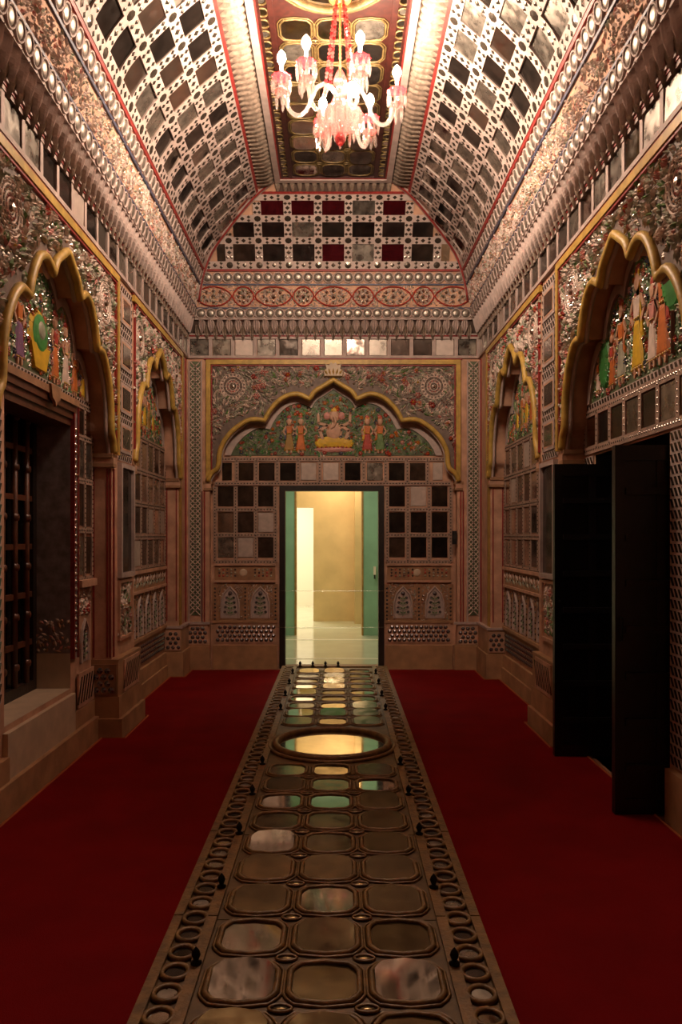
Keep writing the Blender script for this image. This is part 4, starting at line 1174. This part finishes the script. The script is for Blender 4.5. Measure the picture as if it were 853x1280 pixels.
for k in range(5):
    g = 2 * PI * k / 5 + .3
    b = MB(); n = 24
    for i in range(n):
        t = i / (n - 1); r = .07 * (1 - t) + .03
        c = (r * math.cos(g), r * math.sin(g), .40 + t * .54)
        b.lathe(c, [(.001, -.012), (.011, -.004), (.011, .004), (.001, .012)], 'glass_pink' if i % 3 else 'glass_red', 6)
    b.build('bead_string', chand)
pz = MB(); pz.lathe((0, 0, 0), [(.0005, 0), (.006, -.008), (.004, -.018), (.008, -.028), (.010, -.05), (.007, -.085), (.0005, -.10)], 'glass_clear', 6)
prism_me = pz.mesh('prism')
for r, h, n in ((.135, .245, 14), (.085, .175, 8)):
    for k in range(n):
        g = 2 * PI * k / n; link('prism', prism_me, chand, Matrix.Translation((r * math.cos(g), r * math.sin(g), h)))
bulb_me = MB().lathe((0, 0, 0), [(.012, 0), (.02, .012), (.027, .03), (.024, .05), (.013, .068), (.0005, .082)], 'bulb_glow', 12).mesh('bulb', True)
arm_p = [(.03, .33), (.09, .37), (.14, .35), (.175, .28), (.21, .20), (.255, .165), (.30, .18), (.33, .23), (.35, .29), (.36, .34)]
def smooth_path(p, n=3):
    out = []
    for i in range(len(p) - 1):
        p0 = Vector(p[max(i - 1, 0)]); p1 = Vector(p[i]); p2 = Vector(p[i + 1]); p3 = Vector(p[min(i + 2, len(p) - 1)])
        for k in range(n):
            t = k / n; out.append(.5 * ((2 * p1) + (p2 - p0) * t + (2 * p0 - 5 * p1 + 4 * p2 - p3) * t * t + (3 * p1 - p0 - 3 * p2 + p3) * t ** 3))
    out.append(Vector(p[-1])); return out
am = MB(); am.tube([(q.x, 0, q.y) for q in smooth_path(arm_p)], .013, 'glass_clear', 8); arm_me = am.mesh('arm', True)
cupm = MB(); cupm.lathe((0, 0, 0), [(.006, -.02), (.02, -.01), (.045, .004), (.06, .016), (.055, .018), (.02, .006), (.012, .02)], 'glass_red', 20, 10, .07); cup_me = cupm.mesh('drip_cup', True)
cupl = MB(); cupl.lathe((0, 0, 0), [(.006, -.02), (.02, -.01), (.038, .0), (.046, .008), (.02, .004)], 'glass_pink', 16, 8, .07); cupl_me = cupl.mesh('lower_cup', True)
cnm = MB(); cnm.lathe((0, 0, 0), [(.012, 0), (.012, .075), (.016, .08), (.010, .086)], 'glass_clear', 10); cn_me = cnm.mesh('candle_tube', True)
for ang in (-168, -123, -72, 12, 57, 108):
    a = link('arm', arm_me, chand, Matrix.Translation((0, 0, .05 if ang in (-168, 12) else 0)) @ Matrix.Rotation(math.radians(ang), 4, 'Z'))
    link('drip_cup', cup_me, a, Matrix.Translation((.36, 0, .37)), label='ruffled red glass cup')
    link('lower_cup', cupl_me, a, Matrix.Translation((.355, 0, .29)))
    link('candle_tube', cn_me, a, Matrix.Translation((.36, 0, .385)))
    link('bulb', bulb_me, a, Matrix.Translation((.36, 0, .465)))
    for k in range(9):
        g = 2 * PI * k / 9; link('prism', prism_me, a, Matrix.Translation((.36 + .055 * math.cos(g), .055 * math.sin(g), .382)))
    for k in range(6):
        g = 2 * PI * k / 6 + .3; link('prism', prism_me, a, Matrix.Translation((.355 + .04 * math.cos(g), .04 * math.sin(g), .294)))
bb = MB(); bb.lathe((0, 0, 0), [(.012, 0), (.022, .012), (.032, .035), (.028, .058), (.014, .075), (.0005, .09)], 'bulb_body', 12); link('body_bulb', bb.mesh('body_bulb', True), chand, Matrix.Translation((.085, -.11, .30)))

# ================================================================== BLACK DOOR LEAVES of the right wall
def door_leaf(name, label, y, x0, x1, ht, sg):
    F = Fr((x0, y, 0), (1, 0, 0), (0, 0, 1), (0, -1, 0)); w = x1 - x0
    root = link(name, None, None, Matrix.Translation((x0, y, .014))); struct(root, label, 'door')
    F = Fr((0, 0, 0), (1, 0, 0), (0, 0, 1), (0, -1, 0))
    h = ht - .014
    b = MB(F); b.box(.05, w - .05, .05, h - .05, -.018, .006, 'wood_door'); b.build('door_panel', root)
    for (a, c) in ((0, .055), (w - .055, w)): q = MB(F); q.box(a, c, 0, h, -.028, .02, 'wood_door'); q.build('stile', root)
    for z in (0, h - .08): q = MB(F); q.box(.055, w - .055, z, z + .08, -.028, .02, 'wood_door'); q.build('rail', root)
    n = 8
    for k in range(1, n):
        z = h * k / n; q = MB(F); q.box(.055, w - .055, z - .018, z + .018, -.022, .03, 'wood_dark'); q.build('batten', root)
    q = MB(F); q.box(w * .42, w * .42 + .05, .08, h - .08, -.02, .013, 'wood_dark'); q.build('mullion', root)
    q = MB(F); q.tube([(.028, 1.05, .03), (.028, 1.05, .05), (.028, .93, .05), (.028, .93, .03)], .007, 'iron', 6); q.build('pull_handle', root)
    for z in (.3, h / 2, h - .3): q = MB(F); q.box(w - .012, w + .01, z - .05, z + .05, -.03, .03, 'iron'); q.build('hinge', root)
    return root
door_leaf('door_1', 'black wooden door leaf standing open beside the tall framed pilaster mirror', 5.39, 1.498, 2.05, 1.985, 1)
door_leaf('door_2', 'black wooden door leaf opened on the near side of the right doorway', 4.27, 1.51, 2.05, 1.985, -1)
# corridor behind the right doorway, its darkness put into near-black walls
cb = MB()
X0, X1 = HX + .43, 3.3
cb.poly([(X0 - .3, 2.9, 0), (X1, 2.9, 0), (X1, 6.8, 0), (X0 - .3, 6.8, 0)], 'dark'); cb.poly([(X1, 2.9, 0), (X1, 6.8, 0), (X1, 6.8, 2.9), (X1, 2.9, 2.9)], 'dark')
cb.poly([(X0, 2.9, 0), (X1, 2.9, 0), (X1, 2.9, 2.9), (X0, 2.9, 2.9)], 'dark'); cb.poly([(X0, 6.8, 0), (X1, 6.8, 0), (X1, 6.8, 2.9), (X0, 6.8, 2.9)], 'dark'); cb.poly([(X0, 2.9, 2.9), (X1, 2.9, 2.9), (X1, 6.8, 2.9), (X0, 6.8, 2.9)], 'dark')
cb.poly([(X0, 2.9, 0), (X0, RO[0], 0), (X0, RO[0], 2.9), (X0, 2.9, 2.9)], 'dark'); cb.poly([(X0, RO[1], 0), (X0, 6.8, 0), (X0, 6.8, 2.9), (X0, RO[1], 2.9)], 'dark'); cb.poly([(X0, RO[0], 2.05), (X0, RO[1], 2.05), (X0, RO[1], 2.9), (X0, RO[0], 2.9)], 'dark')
struct(cb.build('wall_corridor'), 'near-black corridor behind the open black doors', 'wall')

# ================================================================== WINDOW of the left recess
WX = -HX - .41
win = link('window_1', None, None, Matrix.Translation((WX, (LO[0] + LO[1]) / 2, LO[2]))); struct(win, 'reddish wooden window with turned bars in the left recess', 'window')
WF = Fr((0, 0, 0), (0, 1, 0), (0, 0, 1), (1, 0, 0)); hwid = (LO[1] - LO[0]) / 2; hh = LO[3] - LO[2]
for a, c in ((-hwid, -hwid + .06), (hwid - .06, hwid)): q = MB(WF); q.box(a, c, 0, hh, -.05, .03, 'wood_dark'); q.build('window_jamb', win)
for z in (0, hh - .07): q = MB(WF); q.box(-hwid + .06, hwid - .06, z, z + .07, -.05, .03, 'wood_dark'); q.build('window_rail', win)
for k in range(5):
    u = -hwid + .06 + (k + .5) * (2 * hwid - .12) / 5
    q = MB(WF); q.tube([(u, .07, .02), (u, hh - .07, .02)], .022, 'wood_red', 8)
    for z in range(6): q.lathe((0, 0, 0), [(0, 0)], 'wood_red', 3) if False else q.dome(u, .2 + z * .32, .03, .032, .022, 'wood_red', 8, 2)
    q.build('window_bar', win, smooth=True)
for k in range(5):
    z = .33 + k * .32; q = MB(WF); q.box(-hwid + .06, hwid - .06, z - .018, z + .018, -.005, .022, 'wood_red'); q.build('glazing_bar', win)
for k in range(5):
    u = -hwid + .06 + (k + .5) * (2 * hwid - .12) / 5
    for j in range(6):
        z0 = .07 if j == 0 else .33 + (j - 1) * .32; z1 = hh - .07 if j == 5 else .33 + j * .32
        q = MB(WF); d = (2 * hwid - .12) / 10; q.box(u - d, u + d, z0, z1, -.02, -.014, 'window_glass'); q.build('window_pane', win)
b = MB(); b.box(-HX - 1.6, -HX - 1.5, 3.2, 7, 0, 3, 'dark'); b.box(-HX - 1.6, -HX - .46, 3.2, 7, 2.9, 3, 'dark'); b.box(-HX - 1.6, -HX - .46, 3.2, 7, -.02, 0.0, 'dark')
b.box(-HX - 1.6, -HX - .46, 7, 7.1, 0, 3, 'dark'); b.box(-HX - 1.6, -HX - .46, 3.1, 3.2, 0, 3, 'dark')
struct(b.build('wall_balcony'), 'dark space outside the left window', 'wall')

# ================================================================== ROOMS BEYOND THE FAR DOORWAY
b = MB(); b.box(-2.4, 2.4, YF + .40, 17.2, -.1, 0.002, 'pale_floor')
fl2 = struct(b.build('floor_beyond'), 'pale polished floor beyond the far doorway', 'floor')
for y, t in ((9.72, .03), (11.5, .035), (12.95, .03)):
    q = MB(); q.box(-2.4, 2.4, y - t, y + t, 0, .005, 'joint'); q.build('floor_strip', fl2)
b = MB()
b.poly([(-2.4, YF + .42, 3.0), (2.4, YF + .42, 3.0), (2.4, 17.2, 3.0), (-2.4, 17.2, 3.0)], 'pale_wall')
struct(b.build('ceiling_beyond'), 'plain ceiling of the rooms beyond the doorway', 'ceiling')
b = MB()
b.box(-2.5, -2.4, YF + .42, 17.3, 0, 3, 'pale_wall'); b.box(2.4, 2.5, YF + .42, 17.3, 0, 3, 'pale_wall'); b.box(-2.4, 2.4, 17.2, 17.3, 0, 3, 'pale_wall')
b.box(-2.4, D0, YF + .40, YF + .45, 0, 3, 'pale_wall'); b.box(D1, 2.4, YF + .40, YF + .45, 0, 3, 'pale_wall'); b.box(D0, D1, YF + .40, YF + .45, DT, 3, 'pale_wall')
struct(b.build('wall_beyond'), 'pale walls of the rooms beyond the doorway', 'wall')
gx0, gx1 = fpx(369.5, 0, 12.0)[0], fpx(453.5, 0, 12.0)[0]
b = MB(); b.box(-2.4, gx0, 12.0, 12.22, 0, 3, 'green_wall'); b.box(gx1, 2.4, 12.0, 12.22, 0, 3, 'green_wall'); b.box(gx0, gx1, 12.0, 12.22, 2.4, 3, 'green_wall')
struct(b.build('wall_green'), 'green painted wall with an opening beyond the doorway', 'wall')
for x in (gx0, gx1):
    q = MB(); q.box(x - .012, x + .012, 11.985, 12.23, 0, 2.4, 'ochre'); struct(q.build('trim_2' if x < 0 else 'trim_3'), 'thin ochre edge on the left of the green opening' if x < 0 else 'thin ochre edge on the right of the green opening', 'trim')
q = MB(); q.box(.60, .635, 11.93, 12.0, .92, 1.04, 'pale_wall'); q.tube([(.617, 11.95, .92), (.617, 11.93, .86)], .012, 'iron', 6)
o = q.build('door_latch'); o['label'] = 'small pale latch on the green wall beyond the doorway'; o['category'] = 'latch'
yx0, yx1 = fpx(392, 0, 14.0)[0], fpx(443, 0, 14.0)[0]
b = MB(); b.box(yx0, 2.4, 14.0, 14.2, 0, 3, 'yellow_wall'); b.box(-2.4, yx0, 14.0, 14.2, 2.0, 3, 'yellow_wall'); b.box(yx1, yx1 + .6, 13.55, 14.0, 0, 3, 'yellow_wall')
struct(b.build('wall_yellow'), 'yellow ochre wall with a bright passage to its left', 'wall')
